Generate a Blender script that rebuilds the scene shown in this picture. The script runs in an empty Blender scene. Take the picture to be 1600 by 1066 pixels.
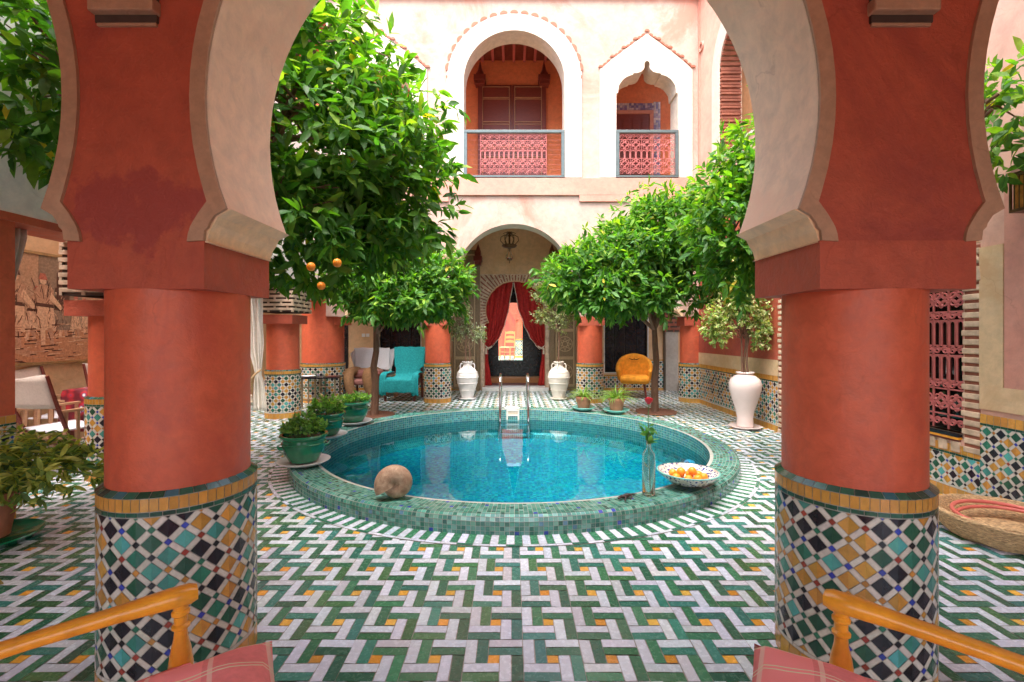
import bpy, bmesh, math, random
import numpy as np
from mathutils import Vector, Matrix
from mathutils.geometry import tessellate_polygon
R=math.radians; PI=math.pi
rnd=random.Random(7)
S=bpy.context.scene; COL=S.collection
# ---------------------------------------------------------------- camera, sky, sun, exposure
H=1.35; F=722.0; CX=801.0; CY=522.0
cam=bpy.data.objects.new('camera',bpy.data.cameras.new('camera')); COL.objects.link(cam)
cam.location=(0,0,H); cam.rotation_euler=(R(90),0,0)
cam.data.sensor_width=36; cam.data.lens=36*F/1600
cam.data.shift_x=(800-CX)/1600; cam.data.shift_y=(CY-533)/1600
cam.data.clip_end=500; cam.data.clip_start=.05
S.camera=cam
w=bpy.data.worlds.new('World'); S.world=w; w.use_nodes=True
nt=w.node_tree; nt.nodes.clear()
sky=nt.nodes.new('ShaderNodeTexSky'); sky.sky_type='NISHITA'; sky.sun_disc=False
SUN_EL,SUN_AZ=68,200     # azimuth measured clockwise from +Y: behind the camera, a little to the left
sky.sun_elevation=R(SUN_EL); sky.sun_rotation=R(SUN_AZ); sky.air_density=1.0; sky.dust_density=4; sky.ozone_density=1
bg=nt.nodes.new('ShaderNodeBackground'); bg.inputs[1].default_value=.15
out=nt.nodes.new('ShaderNodeOutputWorld')
hs=nt.nodes.new('ShaderNodeHueSaturation'); hs.inputs['Saturation'].default_value=.6; nt.links.new(sky.outputs[0],hs.inputs['Color']); nt.links.new(hs.outputs[0],bg.inputs[0]); nt.links.new(bg.outputs[0],out.inputs[0])
sun=bpy.data.objects.new('sun',bpy.data.lights.new('sun','SUN')); COL.objects.link(sun)
sun.data.energy=1.0; sun.data.angle=R(40); sun.data.color=(1,.95,.88)
sd=Vector((math.sin(R(SUN_AZ))*math.cos(R(SUN_EL)),math.cos(R(SUN_AZ))*math.cos(R(SUN_EL)),math.sin(R(SUN_EL))))
sun.rotation_euler=sd.to_track_quat('Z','Y').to_euler()
S.view_settings.view_transform='Standard'; S.view_settings.look='None'
S.view_settings.exposure=2.5; S.view_settings.gamma=1
try:
    S.cycles.max_bounces=10; S.cycles.diffuse_bounces=6; S.cycles.transparent_max_bounces=12
except Exception: pass

def at(px,py,Y): return Vector(((px-CX)/F*Y,Y,H-(py-CY)/F*Y))
# ---------------------------------------------------------------- materials
def newmat(name):
    m=bpy.data.materials.new(name); m.use_nodes=True; t=m.node_tree; t.nodes.clear()
    o=t.nodes.new('ShaderNodeOutputMaterial'); p=t.nodes.new('ShaderNodeBsdfPrincipled')
    t.links.new(p.outputs[0],o.inputs[0]); return m,t,p,o
def N(t,k,**kw):
    n=t.nodes.new(k)
    for a,b in kw.items(): setattr(n,a,b)
    return n
def noise(t,scale,detail=5,rough=.6,dist=0,stretch=None):
    tc=N(t,'ShaderNodeTexCoord'); n=N(t,'ShaderNodeTexNoise'); n.inputs['Scale'].default_value=scale
    n.inputs['Detail'].default_value=detail; n.inputs['Roughness'].default_value=rough; n.inputs['Distortion'].default_value=dist
    if stretch:
        mp=N(t,'ShaderNodeMapping'); mp.inputs['Scale'].default_value=stretch
        t.links.new(tc.outputs['Object'],mp.inputs[0]); t.links.new(mp.outputs[0],n.inputs['Vector'])
    else: t.links.new(tc.outputs['Object'],n.inputs['Vector'])
    return n
def ramp(t,src,stops):
    r=N(t,'ShaderNodeValToRGB'); e=r.color_ramp.elements
    while len(e)<len(stops): e.new(.5)
    for i,(p,c) in enumerate(stops):
        e[i].position=p; e[i].color=(*c,1) if len(c)==3 else c
    t.links.new(src,r.inputs[0]); return r
def mix(t,f,a,b,mode='MIX'):
    m=N(t,'ShaderNodeMix',data_type='RGBA',blend_type=mode)
    for s,v in ((0,f),(6,a),(7,b)):
        if hasattr(v,'links'): t.links.new(v,m.inputs[s])
        else: m.inputs[s].default_value=v if s==0 else (*v,1)
    return m.outputs[2]
def bump(t,p,src,strength,dist):
    b=N(t,'ShaderNodeBump'); b.inputs['Strength'].default_value=strength; b.inputs['Distance'].default_value=dist
    t.links.new(src,b.inputs['Height']); t.links.new(b.outputs[0],p.inputs['Normal']); return b
def plaster(name,c1,c2,c3=None,scale=1.3,rough=.65,bs=.25,bd=.01,spec=.3):
    m,t,p,o=newmat(name)
    n=noise(t,scale,8,.65,.6); n2=noise(t,scale*9,6,.7,.3); n3=noise(t,55,4,.6)
    r=ramp(t,n.outputs[0],[(.3,c1),(.52,tuple((a+b)/2 for a,b in zip(c1,c2))),(.7,c2)])
    c=r.outputs[0]
    r2=ramp(t,n2.outputs[0],[(.35,(.82,.82,.82)),(.62,(1.08,1.06,1.04))])
    c=mix(t,.8,c,r2.outputs[0],'MULTIPLY')
    if c3:
        n4=noise(t,.6,7,.7,1.2); r4=ramp(t,n4.outputs[0],[(.50,(0,0,0)),(.62,(1,1,1))])
        c=mix(t,r4.outputs[0],c,c3)
    # hairline cracks: warped cell edges, only here and there
    tc=N(t,'ShaderNodeTexCoord'); wn=N(t,'ShaderNodeTexNoise'); wn.inputs['Scale'].default_value=2.5; wn.inputs['Detail'].default_value=6; t.links.new(tc.outputs['Object'],wn.inputs['Vector'])
    va=N(t,'ShaderNodeVectorMath',operation='MULTIPLY_ADD'); va.inputs[1].default_value=(.55,.55,.55); t.links.new(wn.outputs['Color'],va.inputs[0]); t.links.new(tc.outputs['Object'],va.inputs[2])
    vo=N(t,'ShaderNodeTexVoronoi',feature='DISTANCE_TO_EDGE'); vo.inputs['Scale'].default_value=1.5; t.links.new(va.outputs[0],vo.inputs['Vector'])
    cr=ramp(t,vo.outputs['Distance'],[(.002,(.80,.77,.75)),(.007,(1,1,1))]); mk=ramp(t,n.outputs[0],[(.50,(0,0,0)),(.60,(.8,.8,.8))])
    c=mix(t,mk.outputs[0],c,mix(t,1.0,c,cr.outputs[0],'MULTIPLY'))
    t.links.new(c,p.inputs['Base Color']); p.inputs['Roughness'].default_value=rough
    p.inputs['Specular IOR Level'].default_value=spec
    rr=ramp(t,n2.outputs[0],[(.3,(rough-.12,)*3),(.7,(min(1,rough+.1),)*3)]); t.links.new(rr.outputs[0],p.inputs['Roughness'])
    ad=N(t,'ShaderNodeMath',operation='MULTIPLY_ADD'); ad.inputs[1].default_value=.25
    t.links.new(n3.outputs[0],ad.inputs[0]); t.links.new(n2.outputs[0],ad.inputs[2])
    bump(t,p,ad.outputs[0],bs,bd); return m
def plain(name,c,rough=.5,metal=0,var=.12,scale=12,bs=.1,bd=.004,spec=.5,stretch=None,coat=0):
    m,t,p,o=newmat(name); n=noise(t,scale,5,.6,.2,stretch)
    r=ramp(t,n.outputs[0],[(.3,tuple(x*(1-var*1.6) for x in c)),(.7,tuple(min(1,x*(1+var)) for x in c))])
    t.links.new(r.outputs[0],p.inputs['Base Color']); p.inputs['Roughness'].default_value=rough; p.inputs['Metallic'].default_value=metal
    p.inputs['Specular IOR Level'].default_value=spec; p.inputs['Coat Weight'].default_value=coat
    bump(t,p,n.outputs[0],bs,bd); return m
def tilemat(name,rough=.22,var=.22,coat=0,spec=.5,bs=.25):
    m,t,p,o=newmat(name); a=N(t,'ShaderNodeAttribute',attribute_name='Col')
    n=noise(t,38,5,.65,.3); n2=noise(t,1.4,4,.6,.5)
    r=ramp(t,n.outputs[0],[(.3,(1-var,)*3),(.72,(1+var*.5,)*3)])
    c=mix(t,1.0,a.outputs[0],r.outputs[0],'MULTIPLY')
    r2=ramp(t,n2.outputs[0],[(.35,(.90,.88,.85)),(.65,(1.02,1.02,1.04))]); c=mix(t,.5,c,r2.outputs[0],'MULTIPLY')
    t.links.new(c,p.inputs['Base Color'])
    rr=ramp(t,n.outputs[0],[(.3,(rough*.7,)*3),(.75,(rough*1.9,)*3)]); t.links.new(rr.outputs[0],p.inputs['Roughness'])
    p.inputs['Specular IOR Level'].default_value=spec
    bump(t,p,n.outputs[0],bs,.003); return m
def leafmat(name):
    m,t,p,o=newmat(name); a=N(t,'ShaderNodeAttribute',attribute_name='Col')
    n=noise(t,30,3,.5); r=ramp(t,n.outputs[0],[(.3,(.8,.8,.8)),(.7,(1.12,1.12,1.1))])
    c=mix(t,1.0,a.outputs[0],r.outputs[0],'MULTIPLY'); t.links.new(c,p.inputs['Base Color'])
    p.inputs['Roughness'].default_value=.52; p.inputs['Specular IOR Level'].default_value=.35
    tr=N(t,'ShaderNodeBsdfTranslucent'); tc=mix(t,1.0,c,(1.7,2.0,.4),'MULTIPLY'); t.links.new(tc,tr.inputs[0])
    ms=N(t,'ShaderNodeMixShader'); ms.inputs[0].default_value=.40
    t.links.new(p.outputs[0],ms.inputs[1]); t.links.new(tr.outputs[0],ms.inputs[2]); t.links.new(ms.outputs[0],o.inputs[0]); return m
def wood(name,c1,c2,rough=.45,stretch=(3,3,30),sc=2.5,spec=.5):
    m,t,p,o=newmat(name); n=noise(t,sc,6,.65,1.5,stretch)
    r=ramp(t,n.outputs[0],[(.3,c1),(.7,c2)]); t.links.new(r.outputs[0],p.inputs['Base Color']); p.inputs['Roughness'].default_value=rough
    p.inputs['Specular IOR Level'].default_value=spec
    bump(t,p,n.outputs[0],.25,.003); return m
M={}
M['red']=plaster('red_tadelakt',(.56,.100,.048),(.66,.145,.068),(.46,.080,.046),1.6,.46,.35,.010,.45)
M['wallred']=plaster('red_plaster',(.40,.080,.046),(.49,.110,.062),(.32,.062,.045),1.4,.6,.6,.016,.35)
def add_patch(m,cen,rad,colr):
    """flaked, re-plastered patch with an irregular outline at a fixed place of the wall"""
    t=m.node_tree; p=[n for n in t.nodes if n.type=='BSDF_PRINCIPLED'][0]; old=p.inputs['Base Color'].links[0].from_socket
    g_=N(t,'ShaderNodeNewGeometry'); mp=N(t,'ShaderNodeMapping'); mp.inputs['Location'].default_value=[-a/b for a,b in zip(cen,rad)]; mp.inputs['Scale'].default_value=[1/b for b in rad]
    t.links.new(g_.outputs['Position'],mp.inputs[0]); l=N(t,'ShaderNodeVectorMath',operation='LENGTH'); t.links.new(mp.outputs[0],l.inputs[0])
    n=N(t,'ShaderNodeTexNoise'); n.inputs['Scale'].default_value=9; n.inputs['Detail'].default_value=9; n.inputs['Roughness'].default_value=.62; t.links.new(g_.outputs['Position'],n.inputs['Vector'])
    ad=N(t,'ShaderNodeMath',operation='MULTIPLY_ADD'); ad.inputs[1].default_value=2.4; t.links.new(n.outputs[0],ad.inputs[0]); t.links.new(l.outputs['Value'],ad.inputs[2])
    r=ramp(t,ad.outputs[0],[(.0,(1,1,1)),(.01,(1,1,1))]); r.color_ramp.elements[0].position=.0
    mr=N(t,'ShaderNodeMapRange'); mr.inputs['From Min'].default_value=2.16; mr.inputs['From Max'].default_value=1.92; t.links.new(ad.outputs[0],mr.inputs['Value'])
    c=mix(t,mr.outputs[0],old,colr); t.links.new(c,p.inputs['Base Color'])
add_patch(M['wallred'],(-1.40,1.69,1.80),(.27,.10,.16),(.335,.062,.048))
M['orange']=plaster('orange_plaster',(.70,.20,.085),(.78,.27,.12),None,1.2,.6)
M['cream']=plaster('cream_plaster',(.86,.63,.46),(.88,.69,.54),(.86,.58,.42),1.1,.62,.2,.01)
M['white']=plaster('white_plaster',(.78,.70,.64),(.84,.78,.73),(.80,.64,.56),1.0,.7,.25,.01)
M['facade']=plaster('pale_pink_facade_plaster',(.50,.40,.34),(.49,.32,.25),(.46,.23,.17),.7,.72,.35,.012)
M['pink']=plaster('pink_plaster',(.56,.24,.18),(.60,.30,.23),None,1.0,.7,.3,.012)
M['sidewall']=plaster('salmon_plaster',(.62,.33,.25),(.66,.43,.34),None,.8,.7)
M['beige']=plaster('beige_plaster',(.60,.42,.24),(.68,.50,.31),(.55,.35,.19),1.2,.6)
M['band']=plaster('ochre_band_plaster',(.42,.25,.16),(.48,.31,.21),None,3,.6)
M['cornice']=plaster('cornice_plaster',(.88,.62,.38),(.90,.70,.48),None,2,.6)
M['ochre']=plaster('ochre_wall_plaster',(.66,.43,.24),(.72,.50,.30),(.60,.36,.19),1.0,.65)
M['surround']=plaster('cream_surround_plaster',(.60,.51,.43),(.64,.56,.48),None,1.1,.65)
M['notch']=plaster('terracotta_notch_shade',(.42,.12,.07),(.48,.16,.10),None,3,.7)  # deeper than the notch paint, recess shade put into the colour
M['brick']=plain('cream_brick',(.60,.44,.31),.8,0,.25,9,.5,.01,.3)
M['brickred']=plain('red_mortar',(.30,.10,.06),.8,0,.2,9,.5,.01,.3)
M['dark']=plain('dark_gap',(.07,.045,.035),.8,0,.2)
M['tile']=tilemat('zellige_glaze',.16,.18)
M['floor']=tilemat('floor_glaze',.20,.15)
M['mosaic']=tilemat('pool_mosaic_glaze',.12,.15)
M['grout']=plain('grout',(.42,.38,.33),.85,0,.2,30)
M['bark']=wood('citrus_bark',(.10,.05,.03),(.22,.11,.065),.8,(6,6,1.2),3)
M['leaf']=leafmat('citrus_leaf')
M['soil']=plain('red_soil',(.20,.085,.05),.9,0,.3,20,.6,.02)
M['terracotta']=plain('terracotta',(.42,.15,.08),.75,0,.18,8)
M['greenglaze']=plain('green_glazed_clay',(.012,.19,.085),.16,0,.25,5,.12,.006,.6,None,.4)
M['teal']=plain('celadon_glaze',(.20,.50,.45),.2,0,.12,6)
M['whitepot']=plain('white_clay',(.72,.68,.66),.55,0,.07,4,.15,.004)
M['creampot']=plain('cream_clay',(.66,.60,.52),.55,0,.08,4,.15,.004)
M['pinkpot']=plain('rose_glazed_clay',(.74,.60,.56),.22,0,.06,3,.1,.004,.5)
M['chrome']=plain('polished_steel',(.75,.76,.78),.13,1,.03)
M['plastic']=plain('white_plastic',(.8,.82,.82),.35,0,.03)
M['blueplastic']=plain('pale_blue_plastic',(.35,.62,.85),.3,0,.03)
M['yellow']=plain('yellow_painted_wood',(.92,.37,.03),.30,0,.16,6,.25,.003,.5,(2,2,2),.15)
M['iron']=plain('grey_green_painted_iron',(.10,.13,.13),.4,.2,.1)
M['pinkiron']=plain('rose_painted_iron',(.50,.13,.12),.5,.1,.1)
M['brass']=plain('aged_brass',(.16,.09,.045),.35,.8,.25)
M['dwood']=wood('dark_red_wood',(.13,.022,.015),(.22,.045,.03),.4)
M['lwood']=wood('light_wood',(.42,.22,.11),(.55,.32,.18),.5)
M['carved']=wood('olive_brown_carved_wood',(.12,.08,.04),(.32,.22,.12),.6,(9,9,9),7)
M['carvedlight']=wood('pale_carved_wood',(.30,.20,.10),(.62,.45,.26),.6,(9,9,9),7)  # paler than the door leaf so the carving stands out
M['rushchair']=wood('honey_wood',(.50,.20,.06),(.62,.28,.10),.4)
M['darkframe']=plain('black_lacquer',(.012,.013,.018),.25,0,.1)
M['whiteline']=plain('white_paint',(.7,.68,.64),.5,0,.06)
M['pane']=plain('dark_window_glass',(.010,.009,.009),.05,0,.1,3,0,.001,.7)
M['wtextile']=plain('white_linen',(.74,.72,.76),.9,0,.06,60,.2,.002,.1)
M['ctextile']=plain('cream_canvas',(.66,.56,.49),.9,0,.06,60,.2,.002,.1)
M['curtain']=plain('cream_curtain',(.72,.66,.58),.9,0,.07,30,.2,.003,.1)
M['redvelvet']=plain('red_velvet',(.42,.028,.024),.75,0,.2,18,.2,.003,.2)
M['fringe']=plain('cream_fringe',(.70,.58,.45),.9,0,.2,90)
M['turq']=plain('turquoise_towel',(.035,.37,.40),.95,0,.18,40,.4,.004,.05)
M['brown']=plain('brown_cloth',(.26,.14,.07),.9,0,.15,25,.3,.004,.1)
M['mauve']=plain('dusty_pink_cushion',(.34,.14,.12),.9,0,.12,25)
M['mustard']=plain('mustard_velvet',(.76,.30,.03),.8,0,.15,14,.2,.004,.2)
M['shell']=plaster('fossil_stone',(.26,.14,.08),(.56,.40,.27),(.20,.10,.06),20,.42,.6,.008)
M['orangefruit']=plain('orange_peel',(.90,.30,.02),.4,0,.06,70,.35,.002,.5)
M['tapered']=plain('cardboard',(.5,.4,.3))
M['straw']=plain('woven_straw',(.58,.38,.20),.85,0,.35,45,.9,.012,.2,(1,1,3))
M['hoop']=plain('pink_plastic_hose',(.62,.14,.11),.4,0,.08)
M['lizard']=plain('dark_carved_wood',(.055,.030,.022),.4,0,.35,30,.5,.006)
M['rose']=plain('rose_petal',(.62,.03,.05),.6,0,.15,30)
M['stem']=plain('green_stem',(.08,.17,.04),.5,0,.15,30)
M['paleleaf']=leafmat('pale_leaf')
M['stone']=plaster('grey_stone',(.36,.31,.26),(.44,.39,.34),None,1.5,.7)
M['tapestryframe']=plain('gold_frame',(.36,.22,.09),.4,.4,.2)
# glass of the bottle
def glassmat():
    m,t,p,o=newmat('clear_glass'); p.inputs['Base Color'].default_value=(.95,1,.98,1); p.inputs['Roughness'].default_value=0
    p.inputs['Transmission Weight'].default_value=1; p.inputs['IOR'].default_value=1.45; return m
M['glass']=glassmat()
def watermat():
    m,t,p,o=newmat('pool_water'); tr=N(t,'ShaderNodeBsdfTransparent'); tr.inputs[0].default_value=(.27,.66,.72,1)
    gl=N(t,'ShaderNodeBsdfGlossy'); gl.inputs['Roughness'].default_value=.0
    fr=N(t,'ShaderNodeFresnel'); fr.inputs[0].default_value=1.33
    n=noise(t,2.2,3,.5,.4); b=N(t,'ShaderNodeBump'); b.inputs['Strength'].default_value=.05; b.inputs['Distance'].default_value=.03
    t.links.new(n.outputs[0],b.inputs['Height']); t.links.new(b.outputs[0],gl.inputs['Normal'])
    ms=N(t,'ShaderNodeMixShader'); t.links.new(fr.outputs[0],ms.inputs[0])
    t.links.new(tr.outputs[0],ms.inputs[1]); t.links.new(gl.outputs[0],ms.inputs[2]); t.links.new(ms.outputs[0],o.inputs[0]); return m
M['water']=watermat()
def plaidmat(name,base,l1,l2):
    m,t,p,o=newmat(name); tc=N(t,'ShaderNodeTexCoord'); sp=N(t,'ShaderNodeSeparateXYZ'); t.links.new(tc.outputs['Object'],sp.inputs[0])
    def line(axis,period,width,off=0):
        a=N(t,'ShaderNodeMath',operation='MULTIPLY_ADD'); a.inputs[1].default_value=1/period; a.inputs[2].default_value=off+10
        t.links.new(sp.outputs[axis],a.inputs[0]); f=N(t,'ShaderNodeMath',operation='FRACT'); t.links.new(a.outputs[0],f.inputs[0])
        l=N(t,'ShaderNodeMath',operation='LESS_THAN'); l.inputs[1].default_value=width/period; t.links.new(f.outputs[0],l.inputs[0]); return l.outputs[0]
    n=noise(t,60,4,.6); r=ramp(t,n.outputs[0],[(.3,tuple(x*.85 for x in base)),(.7,base)]); c=r.outputs[0]
    c=mix(t,line(0,.22,.10),c,tuple(min(1,x*1.15) for x in base))
    c=mix(t,line(0,.11,.009),c,l1); c=mix(t,line(2,.11,.004),c,l2); c=mix(t,line(2,.11,.004,.12),c,l2)
    t.links.new(c,p.inputs['Base Color']); p.inputs['Roughness'].default_value=.85; p.inputs['Specular IOR Level'].default_value=.15
    bump(t,p,n.outputs[0],.15,.002); return m
M['plaid']=plaidmat('pink_plaid_cotton',(.93,.29,.29),(.92,.55,.48),(.85,.74,.52))
def clothpattern():
    m,t,p,o=newmat('red_flowered_cloth'); tc=N(t,'ShaderNodeTexCoord'); v=N(t,'ShaderNodeTexVoronoi'); v.inputs['Scale'].default_value=11
    t.links.new(tc.outputs['Object'],v.inputs[0]); r=ramp(t,v.outputs['Distance'],[(.12,(.75,.70,.72)),(.22,(.10,.05,.16)),(.32,(.45,.02,.03)),(.6,(.13,.01,.02))])
    t.links.new(r.outputs[0],p.inputs['Base Color']); p.inputs['Roughness'].default_value=.5; return m
M['flowered']=clothpattern()
def bowlmat():
    m,t,p,o=newmat('blue_patterned_ceramic'); tc=N(t,'ShaderNodeTexCoord'); v=N(t,'ShaderNodeTexVoronoi'); v.inputs['Scale'].default_value=42
    t.links.new(tc.outputs['Object'],v.inputs[0]); r=ramp(t,v.outputs['Distance'],[(.34,(.04,.05,.20)),(.42,(.60,.57,.52))])
    n=noise(t,14,3); r2=ramp(t,n.outputs[0],[(.45,(1,1,1)),(.6,(.8,.62,.45))]); c=mix(t,.7,r.outputs[0],r2.outputs[0],'MULTIPLY')
    t.links.new(c,p.inputs['Base Color']); p.inputs['Roughness'].default_value=.15; return m
M['bowl']=bowlmat()
# ---------------------------------------------------------------- mesh builder
class MB:
    def __init__(s): s.v=[]; s.f=[]; s.m=[]; s.c=[]
    def add(s,vs,fs,mi=0,c=None):
        o=len(s.v); s.v+= [tuple(x) for x in vs]
        for f in fs: s.f.append(tuple(i+o for i in f)); s.m.append(mi); s.c.append(c or (1,1,1))
        return s
    def box(s,x0,x1,y0,y1,z0,z1,mi=0,c=None,bv=0):
        if bv<=0:
            v=[(x,y,z) for x in(x0,x1) for y in(y0,y1) for z in(z0,z1)]
            return s.add(v,[(0,1,3,2),(4,6,7,5),(0,4,5,1),(2,3,7,6),(0,2,6,4),(1,5,7,3)],mi,c)
        bm=bmesh.new(); bmesh.ops.create_cube(bm,size=1)
        for v in bm.verts: v.co=Vector(((x0+x1)/2+v.co.x*(x1-x0),(y0+y1)/2+v.co.y*(y1-y0),(z0+z1)/2+v.co.z*(z1-z0)))
        bmesh.ops.bevel(bm,geom=bm.edges[:],offset=bv,segments=2,affect='EDGES',profile=.6)
        bm.verts.index_update(); s.add([v.co for v in bm.verts],[[v.index for v in f.verts] for f in bm.faces],mi,c); bm.free(); return s
    def quad(s,a,b,c_,d,mi=0,c=None): return s.add([a,b,c_,d],[(0,1,2,3)],mi,c)
    def lathe(s,prof,org=(0,0,0),n=32,mi=0,c=None,a0=0,a1=2*PI,M_=None,sx=1,sy=1):
        full=abs(a1-a0-2*PI)<1e-6; k=n if full else n+1; vs=[];fs=[]
        for (r,z) in prof:
            for i in range(k):
                a=a0+(a1-a0)*i/n; p=Vector((r*math.cos(a)*sx,r*math.sin(a)*sy,z))
                if M_: p=M_@p
                vs.append((p.x+org[0],p.y+org[1],p.z+org[2]))
        for j in range(len(prof)-1):
            for i in range(n):
                i2=(i+1)%k if full else i+1
                fs.append((j*k+i,j*k+i2,(j+1)*k+i2,(j+1)*k+i))
        return s.add(vs,fs,mi,c)
    def tube(s,pts,r,n=6,mi=0,c=None,closed=False,cap=True):
        pts=[Vector(p) for p in pts]; L=len(pts)
        rs=r if isinstance(r,(list,tuple)) else [r]*L
        vs=[];fs=[];prev=None
        for i,p in enumerate(pts):
            if closed: d=(pts[(i+1)%L]-pts[i-1])
            else: d=pts[min(i+1,L-1)]-pts[max(i-1,0)]
            if d.length<1e-9: d=Vector((0,0,1))
            d.normalize()
            if prev is None:
                a=d.orthogonal().normalized()
            else:
                a=(prev-d*prev.dot(d))
                a=a.normalized() if a.length>1e-6 else d.orthogonal().normalized()
            prev=a; b=d.cross(a)
            for k in range(n):
                t=2*PI*k/n; vs.append(p+(a*math.cos(t)+b*math.sin(t))*rs[i])
        m=L if closed else L-1
        for i in range(m):
            j=(i+1)%L
            for k in range(n): fs.append((i*n+k,i*n+(k+1)%n,j*n+(k+1)%n,j*n+k))
        if cap and not closed: fs.append(tuple(range(n))[::-1]); fs.append(tuple((L-1)*n+k for k in range(n)))
        return s.add(vs,fs,mi,c)
    def slab(s,outer,holes,t0,t1,mp,mi=0,mside=None,mback=None):
        """2D polygon (u,v) with holes, extruded t0..t1; mp(u,v,t)->3D"""
        loops=[outer]+list(holes); flat=[p for l in loops for p in l]
        tri=tessellate_polygon([[Vector((p[0],p[1],0)) for p in l] for l in loops])
        n=len(flat)
        s.add([mp(u,v,t0) for u,v in flat],[tuple(t) for t in tri],mi)
        s.add([mp(u,v,t1) for u,v in flat],[tuple(t)[::-1] for t in tri],mback if mback is not None else mi)
        for l in loops:
            k=len(l); vs=[mp(u,v,t0) for u,v in l]+[mp(u,v,t1) for u,v in l]
            s.add(vs,[(i,(i+1)%k,(i+1)%k+k,i+k) for i in range(k)],mside if mside is not None else mi)
        return s
    def build(s,name,mats,parent=None,smooth=None,col=False,loc=None):
        me=bpy.data.meshes.new(name); me.from_pydata(s.v,[],s.f)
        if not isinstance(mats,(list,tuple)): mats=[mats]
        for m in mats: me.materials.append(M[m] if isinstance(m,str) else m)
        me.polygons.foreach_set('material_index',s.m)
        if col:
            ca=me.color_attributes.new('Col','FLOAT_COLOR','CORNER')
            cnt=[len(f) for f in s.f]; arr=np.ones((sum(cnt),4),dtype=np.float32)
            arr[:,:3]=np.repeat(np.array([x[:3] for x in s.c],dtype=np.float32),cnt,axis=0)
            ca.data.foreach_set('color',arr.ravel())
        me.validate(); me.update()
        if smooth is not None:
            me.polygons.foreach_set('use_smooth',[True]*len(me.polygons)); me.set_sharp_from_angle(angle=R(smooth))
        o=bpy.data.objects.new(name,me); COL.objects.link(o)
        if parent: o.parent=parent
        if loc: o.location=loc
        return o
def fixn(o):
    bm=bmesh.new(); bm.from_mesh(o.data); bmesh.ops.recalc_face_normals(bm,faces=bm.faces[:]); bm.to_mesh(o.data); bm.free(); return o
def tag(o,label=None,cat=None,group=None,kind=None):
    if label: o['label']=label
    if cat: o['category']=cat
    if group: o['group']=group
    if kind: o['kind']=kind
    return o
def thing(name,label,cat,loc=(0,0,0),rz=0,group=None):
    o=bpy.data.objects.new(name,None); COL.objects.link(o); o.location=loc; o.rotation_euler=(0,0,rz)
    o.empty_display_size=.1
    return tag(o,label,cat,group)
def copy_tree(o,loc=None,rz=None,label=None,group=None,parent=None):
    c=o.copy(); COL.objects.link(c); c.parent=parent
    if loc is not None: c.location=loc
    if rz is not None: c.rotation_euler=(0,0,rz)
    if label: c['label']=label
    if group: c['group']=group
    for ch in list(o.children): copy_tree(ch,parent=c)
    return c
XZ=lambda u,v,t:(u,t,v)      # wall facing -Y
YZ=lambda u,v,t:(t,u,v)      # wall facing X
def jit(c,a=.12):
    k=1+rnd.uniform(-a,a); return tuple(max(0,min(1,x*k*(1+rnd.uniform(-a,a)*.35))) for x in c)
# ---------------------------------------------------------------- zellige
WH=(.70,.64,.56)
BIG=[(.025,.10,.06),(.022,.018,.026),(.60,.29,.055),(.07,.30,.25),(.04,.20,.13),(.10,.40,.38)]
BW=[.2,.26,.26,.12,.10,.06]
SM=[(.05,.07,.42),(.35,.06,.04),(.025,.02,.025),(.04,.18,.11),(.55,.25,.05)]
def clip(poly,axis,val,keep_gt):
    out=[]; n=len(poly)
    for i in range(n):
        a=poly[i]; b=poly[(i+1)%n]; ia=(a[axis]>=val)==keep_gt or a[axis]==val; ib=(b[axis]>=val)==keep_gt or b[axis]==val
        if ia: out.append(a)
        if ia!=ib:
            t=(val-a[axis])/(b[axis]-a[axis]); out.append((a[0]+(b[0]-a[0])*t,a[1]+(b[1]-a[1])*t))
    return out
def zellige(mb,W,v0,v1,mp,p=.1028,wrap=False,u0=0.0):
    s=p/math.sqrt(2); t=.29*s; g=.0013; h=p/2
    n=int(W/p)+3; 
    for i in range(-1,2*n+int((v1-v0)/h)+3):
        for j in range(-2*n-2,int((v1-v0)/h)+3):
            oa=(i*h-j*h, v0+(i*h+j*h)-.03)
            if oa[1]>v1 or oa[1]+p<v0: continue
            cu=oa[0]
            if wrap and not (-1e-6<=cu<W-1e-6): continue
            if not wrap and (cu<-p or cu>W+p): continue
            def L(a,b): return (oa[0]+(a-b)/math.sqrt(2),oa[1]+(a+b)/math.sqrt(2))
            bc=rnd.choices(BIG,BW)[0]
            polys=[([L(t+g,t+g),L(s-g,s-g),L(t+g,s-g)],jit(bc,.2)),([L(t+g,t+g),L(s-g,t+g),L(s-g,s-g)],jit(bc,.2)),
                   ([L(g,t+g),L(t-g,t+g),L(t-g,s-g),L(g,s-g)],jit(WH,.07)),([L(t+g,g),L(s-g,g),L(s-g,t-g),L(t+g,t-g)],jit(WH,.07)),
                   ([L(g,g),L(t-g,g),L(t-g,t-g),L(g,t-g)],jit(rnd.choice(SM),.2))]
            for pl,c in polys:
                pl=clip(pl,1,v0,True); pl=clip(pl,1,v1,False) if len(pl)>2 else pl
                if not wrap and len(pl)>2: pl=clip(pl,0,0,True)
                if not wrap and len(pl)>2: pl=clip(pl,0,W,False)
                if len(pl)<3: continue
                mb.add([mp(u0+a,b) for a,b in pl],[tuple(range(len(pl)))],0,c)
def row(mb,W,v0,v1,mp,n,c,u0=0,g=.0012,a=.15):
    for i in range(n):
        x0=u0+W*i/n+g; x1=u0+W*(i+1)/n-g
        mb.add([mp(x0,v0),mp(x1,v0),mp(x1,v1),mp(x0,v1)],[(0,1,2,3)],0,jit(rnd.choice(c) if isinstance(c,list) else c,a))
GR=[(.022,.09,.055),(.03,.12,.08),(.02,.07,.05)]; OC=(.62,.30,.06)
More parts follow.
